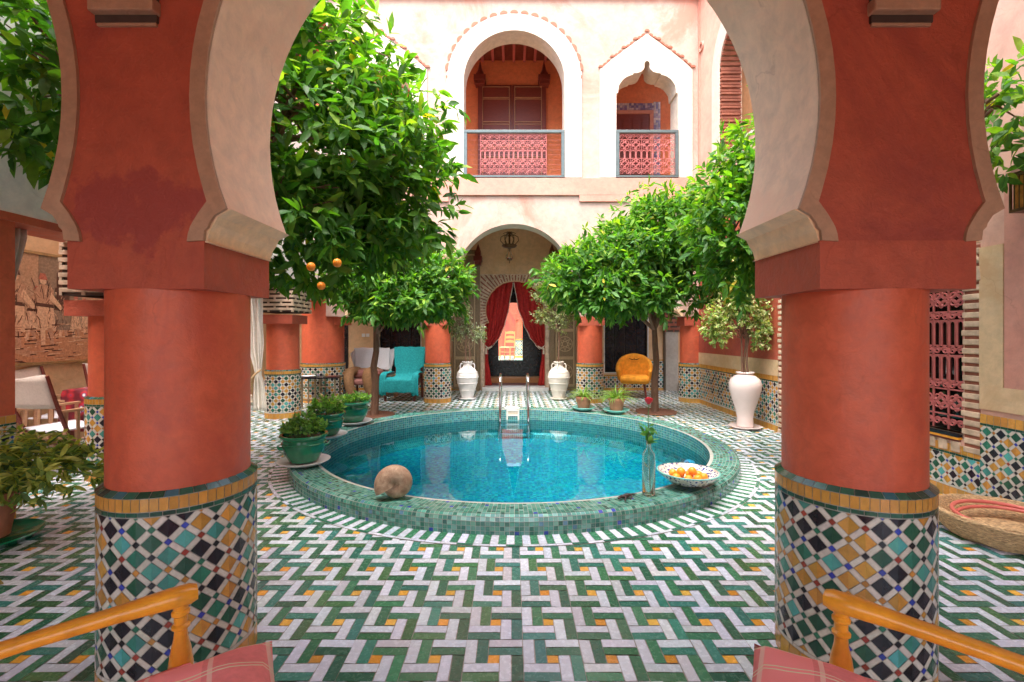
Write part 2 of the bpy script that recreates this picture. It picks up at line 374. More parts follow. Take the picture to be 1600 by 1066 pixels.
def tiled_column(name,label,loc,rb=.273,rs=.247,rz=0,top=1.515,group='tiled round columns round the courtyard',ab=(.25,.225),abz=.176,proto=None,dy=0):
    t=thing(name,label,'column',loc,rz,group)
    W=2*PI*rb; mp=lambda u,v:(rb*math.cos(u/rb),rb*math.sin(u/rb),v)
    npat=round(W/.1028); p=W/npat
    mb=MB(); gg=(.50,.46,.40)
    mb.lathe([(rb-.004,0),(rb-.004,.757),(rs-.002,.772)],n=64,c=gg)
    n2=round(W/.045)
    row(mb,W,.0,.084,mp,round(W/.06),OC,a=.15); row(mb,W,.087,.099,mp,round(W/.05),WH,a=.05)
    zellige(mb,W,.102,.686,mp,p=p,wrap=True)
    row(mb,W,.690,.705,mp,round(W/.04),GR); row(mb,W,.708,.754,mp,round(W/.03),OC,a=.12)
    def mt(u,v):
        r=rb+.002-(v*(rb-rs)); return (r*math.cos(u/rb),r*math.sin(u/rb),.757+v*.017)
    row(mb,W,0,1,mt,n2,GR+[(.03,.12,.08),(.05,.16,.2)])
    mb.build('tiled_base','tile',t,None,True)
    sh=MB(); sh.lathe([(rs,.74),(rs,.9),(rs*.998,1.2),(rs,top+.001)],n=64); sh.build('shaft','red',t,60)
    if ab:
        a=MB(); a.box(-ab[0],ab[0],-ab[1]+dy,ab[1]+dy,top,top+abz,bv=0); a.build('abacus','wallred' if dy else 'red',t)
    return t
# ================================================================ GROUND, FLOOR
PCX,PCY=.012,5.42; ORX,ORY=2.40,2.33; IRX,IRY=2.13,2.06
def ell(rx,ry,n=128,z=None):
    pts=[(PCX+rx*math.cos(2*PI*i/n),PCY+ry*math.sin(2*PI*i/n)) for i in range(n)]
    return pts
g=MB(); g.quad((-60,-60,-.9),(60,-60,-.9),(60,60,-.9),(-60,60,-.9)); tag(g.build('ground','soil'),kind='structure')
fl=MB()
GREENS=[(.05,.20,.105),(.06,.22,.12),(.045,.17,.11),(.05,.21,.165),(.075,.20,.085),(.05,.15,.09),(.06,.23,.19)]
WHS=[(.72,.76,.85),(.68,.72,.80),(.75,.79,.86),(.66,.68,.72)]
ORG=[(.86,.42,.06),(.80,.35,.05),(.88,.50,.10)]
c=.2455; x0f=.044; y0f=1.795
X0,X1,Y0,Y1=-5.6,5.4,-2.0,11.1
flat_out=[(X0,Y0),(X1,Y0),(X1,Y1),(X0,Y1)]
fg=(.40,.36,.31)
tri=tessellate_polygon([[Vector((a,b,0)) for a,b in flat_out],[Vector((a,b,0)) for a,b in ell(ORX-.05,ORY-.05)]])
allp=flat_out+ell(ORX-.05,ORY-.05)
fl.add([(a,b,-.0035) for a,b in allp],[tuple(t) for t in tri],0,fg)
u=c/5; gp=.0016
cells=[(0,0,1,3,0),(1,0,2,3,1),(2,0,5,1,0),(2,1,5,2,1),(3,2,4,5,0),(4,2,5,5,1),(0,3,3,4,0),(0,4,3,5,1),(2,2,3,3,2)]
for i in range(int((X0-x0f)/c)-1,int((X1-x0f)/c)+1):
    for j in range(int((Y0-y0f)/c)-1,int((Y1-y0f)/c)+1):
        bx=x0f+i*c; by=y0f+(j+1)*c
        for (a0,b0,a1,b1,k) in cells:
            xa,xb=bx+a0*u+gp,bx+a1*u-gp; ya,yb=by-b1*u+gp,by-b0*u-gp
            if xa<X0 or xb>X1 or ya<Y0 or yb>Y1: continue
            cs=[(xa,ya),(xb,ya),(xb,yb),(xa,yb)]
            if all(((x-PCX)/(ORX+.10))**2+((y-PCY)/(ORY+.10))**2<1 for x,y in cs): continue
            col=jit(rnd.choice([WHS,GREENS,ORG][k]),.10 if k==0 else .22)
            zz=rnd.uniform(-.0006,.0006); tx=rnd.uniform(-.001,.001); ty=rnd.uniform(-.001,.001); q=.0014
            fl.add([(xa+rnd.uniform(-q,q),ya+rnd.uniform(-q,q),zz-tx-ty),(xb+rnd.uniform(-q,q),ya+rnd.uniform(-q,q),zz+tx-ty),(xb+rnd.uniform(-q,q),yb+rnd.uniform(-q,q),zz+tx+ty),(xa+rnd.uniform(-q,q),yb+rnd.uniform(-q,q),zz-tx+ty)],[(0,1,2,3)],0,col)
# ring of radial stripes round the pool
def ering(mb,rx0,ry0,rx1,ry1,z0,z1,n,cols,gap=.0014,alt=False,a=.15,phase=0):
    per=2*PI*(rx0+ry0)/2
    for i in range(n):
        da=gap/((rx0+ry0)/2); a0=2*PI*(i+phase)/n+da; a1=2*PI*(i+1+phase)/n-da
        cc=jit(cols[i%len(cols)] if alt else rnd.choice(cols),a)
        mb.add([(PCX+rx0*math.cos(a0),PCY+ry0*math.sin(a0),z0),(PCX+rx0*math.cos(a1),PCY+ry0*math.sin(a1),z0),
                (PCX+rx1*math.cos(a1),PCY+ry1*math.sin(a1),z1),(PCX+rx1*math.cos(a0),PCY+ry1*math.sin(a0),z1)],[(0,1,2,3)],0,cc)
ering(fl,ORX-.05,ORY-.05,ORX+.165,ORY+.165,.0008,.0008,96,[fg],0,a=0)
ering(fl,ORX-.02,ORY-.02,ORX+.135,ORY+.135,.0045,.0045,300,[WHS[0],GREENS[1]],.0016,True,.14)
ering(fl,ORX+.138,ORY+.138,ORX+.162,ORY+.162,.0045,.0045,150,[WHS[1],GREENS[2],WHS[0]],.0016,False,.12)
tag(fl.build('floor','floor',col=True),kind='structure')
# ================================================================ POOL
pool=thing('swimming_pool','round plunge pool with raised teal mosaic rim in the courtyard centre','pool',(0,0,0))
TE=[(.07,.24,.18),(.09,.30,.23),(.06,.20,.15),(.12,.35,.28),(.08,.27,.21),(.045,.15,.12),(.13,.31,.23),(.20,.40,.33),(.16,.36,.30)]
TE2=TE*4+[(.05,.08,.40),(.12,.25,.35)]
kz=.13; k=MB()
def kprof(t):   # from outer foot up over rounded edge to inner lip
    return t
prof=[(0,0.0),(0,.030),(0,.061),(0,.092),(-.010,.118),(-.036,.131)]
for a in range(7): prof.append((-.036-.033*(a+1)*.888,.131-.001*(a+1)))
# grout body
gk=(.46,.47,.42)
def ksurf(mb,pts,off,n,cols,gap,a):
    for q in range(len(pts)-1):
        (d0,z0),(d1,z1)=pts[q],pts[q+1]; L=math.hypot(d1-d0,z1-z0); s=gap/L if gap else 0
        e0=d0+(d1-d0)*s; f0=z0+(z1-z0)*s; e1=d1-(d1-d0)*s; f1=z1-(z1-z0)*s
        nx,nz=(z1-z0)/L,-(d1-d0)/L
        ering(mb,ORX+e0+nx*off,ORY+e0+nx*off,ORX+e1+nx*off,ORY+e1+nx*off,f0+nz*off,f1+nz*off,n,cols,gap,a=a)
full=prof+[(-.272,.1235)]
ksurf(k,full,-.0005,460,[gk],0,0)
ksurf(k,prof,.0022,460,TE2,.0017,.16)
k.build('mosaic_rim','mosaic',pool,None,True)
iw=MB()
ZW=-.035; ZB=-.31
rows=[(0,.124),(0,.093),(0,.062),(0,.031),(0,.0),(0,-.031),(0,-.062),(0,-.10),(0,-.135),(0,-.17),(0,-.205),(-.01,-.24),(-.035,-.27),(-.08,-.295),(-.14,ZB)]
def inner(mb,pts,off,n,cols,gap,a):
    for q in range(len(pts)-1):
        (d0,z0),(d1,z1)=pts[q],pts[q+1]; L=math.hypot(d1-d0,z1-z0); s=gap/L if gap else 0
        e0=d0+(d1-d0)*s-off; f0=z0+(z1-z0)*s; e1=d1-(d1-d0)*s-off; f1=z1-(z1-z0)*s
        ering(mb,IRX+e0,IRY+e0,IRX+e1,IRY+e1,f0,f1,n,cols,gap,a=a)
inner(iw,rows,0,400,[gk],0,0)
WALLC=[(.05,.22,.20),(.06,.27,.25),(.045,.18,.17),(.07,.30,.28),(.04,.20,.24)]
inner(iw,rows,.002,400,WALLC,.0017,.16)
iw.build('pool_wall','mosaic',pool,None,True)
pb=MB(); n=96
pb.add([(PCX+(IRX-.12)*math.cos(2*PI*i/n),PCY+(IRY-.12)*math.sin(2*PI*i/n),ZB-.001) for i in range(n)],[tuple(range(n))],0,(.16,.42,.50))
BL=[(.025,.40,.50),(.03,.48,.52),(.02,.35,.48),(.04,.54,.52),(.03,.42,.58),(.02,.30,.46),(.05,.56,.52)]
ts=.033
for i in range(int(-2.2/ts),int(2.2/ts)):
    for j in range(int(-2.2/ts),int(2.2/ts)):
        x=(i+.5)*ts; y=(j+.5)*ts
        if (x/(IRX-.10))**2+(y/(IRY-.10))**2>1: continue
        h=ts/2-.0016; zz=ZB+.0025+rnd.uniform(-.0005,.0005)
        pb.add([(PCX+x-h,PCY+y-h,zz),(PCX+x+h,PCY+y-h,zz),(PCX+x+h,PCY+y+h,zz),(PCX+x-h,PCY+y+h,zz)],[(0,1,2,3)],0,jit(rnd.choice(BL),.22))
pb.build('pool_bottom','mosaic',pool,None,True)
sk=MB(); yb=PCY+IRY
sk.box(-.10,.105,yb-.014,yb+.005,.025,.045,0); sk.box(-.10,.105,yb-.014,yb+.005,.105,.122,0); sk.box(-.10,-.078,yb-.013,yb+.004,.045,.105,0); sk.box(.083,.105,yb-.013,yb+.004,.045,.105,0); sk.box(-.078,.083,yb-.007,yb-.003,.02,.105,1)
sk.box(-.10,.105,yb-.014,yb+.005,-.06,-.045,0)
sk.box(-.10,-.078,yb-.013,yb+.004,-.045,.025,0); sk.box(.083,.105,yb-.013,yb+.004,-.045,.025,0)
sk.build('skimmer_opening',['creampot','tapered'],pool)
ld=MB(); ld.lathe([(.001,.142),(.115,.142),(.125,.136),(.125,.129)],(-.01,PCY+ORY-.13,0),32); ld.build('skimmer_lid','plastic',pool,40)
il=MB(); a=R(-2.5)
il.lathe([(.03,-.02),(.06,-.02),(.075,0),(.075,.05),(.05,.055)],(1.99,5.15,-.13),20,M_=Matrix.Rotation(R(-75),4,'Y')@Matrix.Rotation(R(20),4,'X')); il.build('water_inlet','blueplastic',pool,50)
wt=MB(); n=128
wt.add([(PCX+(IRX-.0005)*math.cos(2*PI*i/n),PCY+(IRY-.0005)*math.sin(2*PI*i/n),ZW) for i in range(n)],[tuple(range(n))])
tag(wt.build('water','water'),kind='structure')
# ladder
ldr=thing('pool_ladder','chrome pool ladder with two curved handrails at the far rim','ladder',(.02,7.42,0))
for sx in(-.22,.23):
    pts=[]; 
    pts+= [(sx,.52,.0),(sx,.50,.35),(sx,.48,.52)]
    for i in range(9):
        a=PI*i/8; pts.append((sx,.24+.24*math.cos(a),.56+.12*math.sin(a)))
    pts+=[(sx,-.005,.40),(sx,-.02,.2),(sx,-.07,.05),(sx,-.10,-.10),(sx,-.10,-.28)]
    m=MB(); m.tube(pts,.021,12); m.build('handrail','chrome',ldr,50)
for z in(-.08,-.22):
    m=MB(); m.box(-.22,.23,-.14,-.07,z-.01,z+.01,bv=.004); m.build('rung','chrome',ldr)
# ================================================================ FRONT ARCADE
FY0,FY1=1.69,2.13; SP=2.757; SPR=2.83; R0,CZ0=1.119,2.215
def arch_half(a_in,Rr,cz,n=26,lip_z=1.807,base=1.691):
    """right half, from the abacus up to the crown"""
    lx=math.sqrt(max(0,Rr*Rr-(lip_z-cz)**2)); k=(a_in-lx)/.084; zz=[0,.036,.048,.062,.090,.116]; xx=[0,.004,.017,.021,.040,.084]
    pts=[(a_in-x*k,base+z*(lip_z-base)/.116) for x,z in zip(xx,zz)]
    th0=math.asin((lip_z-cz)/Rr)
    for i in range(1,n+1):
        th=th0+(PI/2-th0)*i/n; pts.append((Rr*math.cos(th),cz+Rr*math.sin(th)))
    return pts
def arch_full(cx,*a,**k):
    h=arch_half(*a,**k); return [(cx+x,z) for x,z in h],[(cx-x,z) for x,z in h[::-1][1:]]
aw=thing('arcade_wall','dark red plaster wall of the near arcade pierced by horseshoe arches','wall',(0,0,0))
bot=[]
for cxa in(SPR,0,-SP):      # traverse right -> left
    r,l=arch_full(cxa,1.125,R0,CZ0); bot+=r+l
outer=[(-4.6,4.6),(-4.6,1.691)]+bot[::-1]+[(4.6,1.691),(4.6,4.6)]
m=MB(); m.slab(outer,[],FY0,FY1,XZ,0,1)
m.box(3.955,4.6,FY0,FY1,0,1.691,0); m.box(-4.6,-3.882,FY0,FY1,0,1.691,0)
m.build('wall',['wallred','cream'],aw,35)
# cornice courses under the arches: mouldings following the steps, a little proud of the soffit
for cxa in(-SP,0,SPR):
    for sg in(-1,1):
        h=arch_half(1.125,R0,CZ0)[:6]
        m=MB(); pts=[(x-.004,z) for x,z in h]; pts=[(pts[0][0]-.012,1.686)]+[(x-(.006 if i%2 else 0),z) for i,(x,z) in enumerate(pts)]
        poly=[(cxa+sg*x,z) for x,z in pts]+[(cxa+sg*1.16,h[-1][1]),(cxa+sg*1.16,1.686)]
        m.slab(poly,[],FY0+.004,FY1+.008,XZ); fixn(m.build('cornice_moulding','cornice',aw))
# raised ochre bands round each arch
for cxa in(-SP,0,SPR):
    h=arch_half(1.125,R0,CZ0); m=MB(); A=[];B=[]
    inn=[(1.184,1.687),(1.180,1.715),(1.172,1.74),(1.160,1.762),(1.143,1.79),(1.112,1.832)]
    for i,(x,z) in enumerate(h):
        A.append((x,z))
        if i<6: B.append(inn[i])
        else:
            d=Vector((x,z-CZ0)).normalized()*(R0+.056); B.append((d.x,CZ0+d.y))
    for sg in(-1,1):
        for i in range(len(A)-1):
            q=[A[i],A[i+1],B[i+1],B[i]]; q=[(cxa+sg*x,z) for x,z in q]; y0=FY0-.012
            if sg<0: q=q[::-1]
            m.add([(x,y0,z) for x,z in q]+[(x,FY0+.003,z) for x,z in q],[(0,1,2,3),(0,4,5,1),(2,6,7,3),(1,5,6,2),(3,7,4,0)])
    m.build('arch_band','band',aw)
for xx in(-1.405,1.415):
    m=MB(); z=2.475
    m.box(xx-.108,xx+.108,FY0-.010,FY0+.01,z-.004,z+.008,0,bv=.002)
    for i in range(6):
        pr=.028+.010*i
        m.box(xx-.112,xx+.112,FY0-pr+.016,FY0+.01,z+.008,z+.034,1)
        m.box(xx-.118-.003*i,xx+.118+.003*i,FY0-pr-.012,FY0+.01,z+.034,z+.084,0,bv=.007); z+=.076
    m.build('brick_bracket',['band','dark'],aw)
colL=tiled_column('column','big red column with tiled base nearest the camera on the left',(-1.378,1.93,0),dy=-.0155)
colR=copy_tree(colL,(1.405,1.925,0),0,'big red column with tiled base nearest the camera on the right')
# gallery over the camera
gc=MB(); gc.box(-5,5,-2.4,FY0,3.55,3.7); tag(gc.build('gallery_ceiling','ochre'),kind='structure')
for ch in colR.children:
    if ch.name.startswith('abacus'): ch.scale=(1.14,1,1)
gw=MB(); gw.box(-5,5,-2.5,-2.4,2.5,3.6); gw.box(-5,-3.2,-2.5,-2.4,0,2.5); gw.box(3.2,5,-2.5,-2.4,0,2.5); gw.box(-4.7,-4.6,-2.4,FY0,0,3.6); gw.box(4.6,4.7,-2.4,FY0,0,3.6)  # unseen; the wide back opening is sized to light the column fronts
tag(gw.build('gallery_wall','wallred'),'plain red walls enclosing the gallery where the camera stands, opened behind it to admit light','wall')
# ================================================================ FAR FACADE
BY0,BY1=9.03,9.43; XW=3.65
fc=thing('courtyard_facade','pale upper facade with balconies above the far arcade','wall',(0,0,0))
A0=dict(lip_z=1.83,base=1.695)
h,l=arch_full(.025,1.235,1.15,2.352,**A0); hr,lr=arch_full(2.55,.74,.735,2.06,**A0); hl,ll=arch_full(-2.50,.74,.735,2.06,**A0)
bot=(hl+ll)[::-1]+(h+l)[::-1]+(hr+lr)[::-1]
big=[(-.954,4.40),(1.014,4.40)]+[(.03+.984*math.cos(PI*i/32),6.286+.984*math.sin(PI*i/32)) for i in range(33)]
sp=[(.60,4.40),(.60,6.035),(.565,6.05),(.562,6.10),(.55,6.186),(.515,6.25),(.46,6.316),(.39,6.365),(.31,6.395),(.275,6.40),(.27,6.43),(.20,6.435),(.12,6.46),(.07,6.505),(.05,6.55),(.055,6.60),(.045,6.65),(.0,6.675)]
def small(cx): return [(cx+x,z) for x,z in sp]+[(cx-x,z) for x,z in sp[::-1][1:]]
SC=2.62; SCL=-2.56
outer=[(-XW,8.5),(-XW,1.695)]+bot+[(XW,1.695),(XW,8.5)]
m=MB(); m.slab(outer,[big,small(SC),small(SCL)],BY0,BY1,XZ,0,1); m.build('wall',['facade','surround'],fc,35)
m=MB(); m.box(-XW,XW,BY0-.06,BY0,7.90,8.5); m.box(-XW,XW,BY0-.10,BY0,8.02,8.12); m.build('orange_cornice','orange',fc)
m=MB(); m.box(-XW,XW,BY0-.045,BY0+.001,4.05,4.385,bv=.008); m.box(1.30,XW,BY0-.044,BY0+.001,3.93,4.05); m.box(-XW,-1.25,BY0-.044,BY0+.001,3.93,4.05); m.build('string_course','pink',fc)
# raised surrounds
def ss(cx,l=-.92,r=.885,zt=6.50,pk=7.20):
    o=[(cx+l,4.40),(cx+r,4.40),(cx+r,zt)]
    nn=6
    for i in range(1,nn):
        t=i/nn; o.append((cx+r*(1-t),zt+(pk-zt)*(t**.9)))
    o.append((cx,pk))
    for i in range(1,nn):
        t=1-i/nn; o.append((cx+l*(1-t),zt+(pk-zt)*(t**.9)))
    o.append((cx+l,zt)); return o
for nm,o,hole in(('arch_surround',[(.03-1.32,4.40),(.03+1.32,4.40)]+[(.03+1.32*math.cos(PI*i/40),6.33+1.28*math.sin(PI*i/40)) for i in range(41)],big),('arch_surround',ss(SC),small(SC)),('arch_surround',ss(SCL),small(SCL))):
    m=MB(); m.slab(o,[hole],BY0-.028,BY0+.001,XZ); m.build(nm,'surround',fc)
# scallops: raised half-rounds for carved notches, paint deepened to give their shade
def notch(x,z,a,r,half=True):
    m=MB(); n=8; pts=[(r*math.cos(PI*i/n),r*.8*math.sin(PI*i/n)) for i in range(n+1)] if half else [(r*math.cos(2*PI*i/10),r*math.sin(2*PI*i/10)) for i in range(10)]
    ca,sa=math.cos(a),math.sin(a); q=[(x+p*ca-w_*sa,z+p*sa+w_*ca) for p,w_ in pts]
    m.slab(q,[],BY0-.036,BY0-.010,XZ,0,1); m.build('scallop',['notch','pink'],fc)
for i in range(21):
    a=PI*(i+.0)/20; notch(.03+1.30*math.cos(a),6.36+1.24*math.sin(a),a-PI/2,.078 if 0<i<20 else .035)
for cx in(SC,SCL):
    for sg in(-1,1):
        for i in range(13):
            if i==12 and sg>0: continue
            t=i/12; x=cx+sg*.90*(1-t); z=6.50+.70*(t**.9); sl=math.atan2(.7,.9)*(-sg); big_=i%3==0
            notch(x,z+.02+(.03 if big_ else 0),sl if not big_ else 0,.045 if not big_ else .050,True)
for sg in(-1,1):
    for (cx,a_,) in((.025,1.235),(2.55,.74),(-2.50,.74)):
        m=MB(); h=arch_half(a_,a_*.93,2.2,**A0)[:6]
        poly=[(cx+sg*(x-.01),z) for x,z in h]+[(cx+sg*(a_+.03),h[-1][1]),(cx+sg*(a_+.03),1.697)]
        m.slab(poly,[],BY0-.012,BY1+.01,XZ); fixn(m.build('cornice_moulding','cornice',fc))
# slabs
m=MB(); m.box(-5.6,5.0,BY1,11.1,3.95,4.385); tag(m.build('gallery_floor','ochre'),kind='structure')
m=MB(); m.box(-5.6,5.0,BY1,11.1,7.92,8.1)
for i in range(40): m.box(-5+i*.25,-4.94+i*.25,BY1,11.1,7.88,7.92,1)
tag(m.build('ceiling',['dwood','pinkiron']),kind='structure')
# columns under the far facade
c2=copy_tree(colL,(-1.50,9.25,0),R(40),'red column with tiled base left of the curtained doorway'); 
c3=copy_tree(colL,(1.545,9.25,0),R(110),'red column with tiled base right of the curtained doorway')
for o in(c2,c3):
    for ch in o.children:
        if ch.name.startswith('abacus'): ch.rotation_euler=(0,0,-o.rotation_euler.z)
c4=copy_tree(colL,(-3.775,7.6,0),R(200),'red gallery column with tiled base beside the tied cream curtain')
c5=copy_tree(colL,(-3.775,4.47,0),R(260),'slim looking red column with tiled base before the dining chairs')
for o in(c4,c5):
    for ch in o.children:
        if ch.name.startswith('abacus'): ch.rotation_euler=(0,0,-o.rotation_euler.z); ch.scale=(1.15,1.2,.8); ch.location=(0,0,1.515*.2+.0)
big_c=tiled_column('column','broad red corner pillar with tiled foot behind the small table',(-3.86,9.42,0),.43,.405,R(10),1.9,ab=None)
m=MB(); m.box(.10,.52,-.30,.20,1.53,1.70,bv=.006); m.build('abacus','red',big_c)
m=MB(); m.lathe([(.405,1.9),(.405,3.9)],n=48); m.build('upper_shaft','red',big_c,60)
rc=copy_tree(colL,(3.62,9.28,0),R(150),'red engaged column at the right far corner of the courtyard')
for ch in rc.children:
    if ch.name.startswith('abacus'): ch.rotation_euler=(0,0,-rc.rotation_euler.z)
# ---- brick stack corbels on the left gallery columns
def brickbox(m,x0,x1,y0,y1,z0,z1,nl,lx=.2,mi=0,mg=1,rec=.018):
    hh=(z1-z0)/nl; m.box(x0+rec,x1-rec,y0+rec,y1-rec,z0,z1,mg)
    for i in range(nl):
        q=rnd.uniform(-.003,.003); za=z0+i*hh; zb=za+hh*.42
        m.box(x0+q,x1-q,y0+q,y1-q,zb,za+hh,mi,bv=.004)
        off=(i%2)*lx*.5
        for (a,b,ax) in((x0,x1,0),(y0,y1,1)):
            t=a+off+.0
            while t<b-.005:
                s0=t; s1=min(b,t+.03); t+=lx
                if ax==0: m.box(s0,s1,y0+.006,y0+.03,za,zb,mi); m.box(s0,s1,y1-.03,y1-.006,za,zb,mi)
                else: m.box(x1-.03,x1-.006,s0,s1,za+.001,zb-.001,mi); m.box(x0+.006,x0+.03,s0,s1,za+.001,zb-.001,mi)
lw=thing('gallery_beam_wall','pale plaster wall on a beam over the left gallery','wall',(0,0,0))
m=MB(); m.box(-4.02,-XW,FY1,BY1,2.23,5.2,0); m.build('wall','white',lw)
m=MB(); m.box(-4.03,-XW+.015,FY1,BY1,2.17,2.23,0); m.build('beam_soffit','red',lw)
for yy in(7.61,4.47):
    m=MB(); brickbox(m,-4.07,-3.46,yy-.33,yy+.34,1.697,2.17,7); m.build('brick_corbel',['brick','dark'],lw)
# left pier
lp=thing('pier','flat red pier at the left edge with a tiled dado','pier',(0,0,0))
m=MB(); m.box(-4.02,-XW,FY1,3.39,0,2.17); m.build('shaft','red',lp)
m=MB(); mpz=lambda u_,v:(-XW+.008,FY1+u_,v); row(m,1.26,.705,.76,mpz,18,OC); row(m,1.26,.69,.703,mpz,30,GR); zellige(m,1.26,.1,.688,mpz); row(m,1.26,0,.098,mpz,18,OC)
mpy=lambda u_,v:(-4.02+u_,3.39+.008,v)
m.box(-XW-.01,-XW+.005,FY1,3.39,0,.76,0,(.5,.46,.4)); m.build('tiled_dado','tile',lp,None,True)
# left back wall and tapestry
lb=thing('back_wall','ochre plaster wall behind the dining chairs on the left','wall',(0,0,0))
m=MB(); m.box(-5.75,-5.6,-1,11.3,0,4.4); m.build('wall','ochre',lb)
m=MB(); m.box(-5.6,-5.2,FY1,BY1,2.9,3.1)  # ceiling cut to a strip and beams so skylight fills the gallery
for yy in range(7): m.box(-5.2,-4.02,FY1+.4+yy,FY1+.55+yy,2.9,3.05)
tag(m.build('gallery_ceiling','ochre'),kind='structure')
# ================================================================ BACK WALLS OF THE FAR GALLERY
WY=11.1
bw=thing('back_wall','ochre wall of the far gallery with the curtained doorway and two dark windows','wall',(0,0,0))
def doorarch(cx,Rr,cz,zs,j,n=28):
    th0=-math.asin((cz-zs)/Rr); r=[(cx+Rr*math.cos(th0+(PI-2*th0)*i/n),cz+Rr*math.sin(th0+(PI-2*th0)*i/n)) for i in range(n+1)]
    return [(cx-j,0.06),(cx+j,0.06),(cx+j,zs-.06),(cx+j-.03,zs-.01)]+r+[(cx-j+.03,zs-.01),(cx-j,zs-.06)]
DX=.055
dop=doorarch(DX,.70,1.93,1.62,.73)
wL=[(-3.21,.35),(-2.20,.35),(-2.20,2.25),(-3.21,2.25)]; wR=[(2.20,.42),(3.25,.42),(3.25,2.12),(2.20,2.12)]
bd=[(-1.95+.9*1.52,4.385),(.75,4.385),(.75,7.33),(-.78,7.33)]
m=MB(); m.slab([(-5.6,0),(3.62,0),(3.62,4.2),(-5.6,4.2)],[dop,wL,wR],WY,WY+.35,XZ); m.build('wall','ochre',bw)
m=MB(); m.box(-5.6,5,WY,WY+.3,4.2,8.2); m.build('upper_wall','orange',bw)
# brick fan round the doorway
m=MB(); cz=1.93
x0_,x1_,zt=DX-.83,DX+.83,2.765
m.slab([(x0_,1.62),(x0_,zt),(x1_,zt),(x1_,1.62)][::-1],[[(DX+.70*math.cos(t),cz+.70*math.sin(t)) for t in [math.asin((1.62-cz)/.70)+(PI-2*math.asin((1.62-cz)/.70))*i/24 for i in range(25)]]] if 0 else [],WY-.001,WY,XZ,1) if 0 else None
def raybox(th):
    c_,s_=math.cos(th),math.sin(th); best=9
    if abs(c_)>1e-6: best=min(best,.83/abs(c_))
    if s_>1e-6: best=min(best,(zt-cz)/s_)
    if s_<-1e-6: best=min(best,(cz-1.60)/-s_)
    return best
NB=44; a0=-.42; a1=PI+.42
for i in range(NB):
    ta=a0+(a1-a0)*i/NB; tb=a0+(a1-a0)*(i+.62)/NB; te=a0+(a1-a0)*(i+1)/NB; tm=(ta+tb)/2; ro=raybox(tm); ri=.705
    if ro<ri+.03: continue
    q=rnd.uniform(-.004,.004)
    def P_(th,r): return (DX+r*math.cos(th),cz+r*math.sin(th))
    poly=[P_(ta,ri),P_(ta,raybox(ta)),P_(tb,raybox(tb)),P_(tb,ri)]
    m.slab(poly,[],WY-.035+q,WY+.0,XZ,0)
    poly=[P_(tb,ri+.004),P_(tb,raybox(tb)-.004),P_(te,raybox(te)-.004),P_(te,ri+.004)]
    m.slab(poly,[],WY-.014,WY+.0,XZ,1)
    if i%2==0 and ro-ri>.12:
        rm=ri+(ro-ri)*.55; poly=[P_(tb,rm),P_(tb,rm+.025),P_(te,rm+.025),P_(te,rm)]; m.slab(poly,[],WY-.030,WY-.012,XZ,0)
m.box(x0_-.012,x1_+.012,WY-.03,WY,zt,zt+.02,0)
fixn(m.build('brick_fan',['brick','brickred'],bw))
m=MB()
for sg in(-1,1):
    m.box(DX+sg*.775-.045,DX+sg*.775+.045,WY-.05,WY+.02,.06,1.60)
m.build('door_jamb','brick',bw)
m=MB(); m.box(DX-.78,DX+.80,WY-.18,WY+.35,-.01,.075,bv=.01); m.build('threshold','whiteline',bw)
for (a,b,z0,z1),nm in(((-3.21,-2.20,.35,2.25),0),((2.20,3.25,.42,2.12),1)):
    m=MB(); m.box(a,b,WY+.12,WY+.14,z0,z1); w_=m.build('window','pane',bw)
    m=MB(); 
    for q in((a-.012,a+.012),(b-.012,b+.012)): m.box(q[0],q[1],WY-.012,WY+.02,z0-.012,z1+.012)
    for q in(z0,z1): m.box(a,b,WY-.011,WY+.019,q-.012,q+.012)
    m.build('frame','whiteline',w_)
    m=MB(); n_=4
    for i in range(n_): 
        xx=a+(b-a)*(i+.5)/n_; m.box(xx-(b-a)/n_*.46,xx+(b-a)/n_*.46,WY+.08,WY+.11,z0+.03,z1-.03,bv=.01)
        m.box(xx-.06,xx+.06,WY+.07,WY+.08,z0+.12,(z0+z1)/2-.06,bv=.003); m.box(xx-.06,xx+.06,WY+.07,WY+.08,(z0+z1)/2+.06,z1-.12,bv=.003)
    m.build('shutter','darkframe',w_)
# tall dark opening left of the switches
m=MB(); m.box(-4.6,-3.95,WY-.03,WY+.0,0,2.3)
for i in range(5): m.box(-4.5,-4.05,WY-.05,WY-.03,.15+i*.42,.45+i*.42,bv=.01)
m.build('dark_door','darkframe',bw)
for i in range(2):
    m=MB(); m.box(-3.62+i*.10,-3.54+i*.10,WY-.012,WY,1.28,1.36,bv=.003); m.build('light_switch','plastic',bw)
m=MB(); mpb=lambda u_,v:(u_,WY-.010,v)
for a,b,top in((-3.93,-3.24,.30),(-3.24,-.95,.30),(1.0,2.10,.30),(2.10,3.27,.33),(3.30,3.62,.70)):
    m.box(a,b,WY-.006,WY,0,top+.04,0,(.5,.46,.4)); zellige(m,b-a,.06,top,mpb,u0=a)
    row(m,b-a,top+.003,top+.04,lambda u_,v,a=a:(a+u_,WY-.010,v),max(3,int((b-a)/.05)),OC); row(m,b-a,.0,.057,lambda u_,v,a=a:(a+u_,WY-.010,v),max(3,int((b-a)/.06)),OC)
m.build('tiled_dado','tile',bw,None,True)
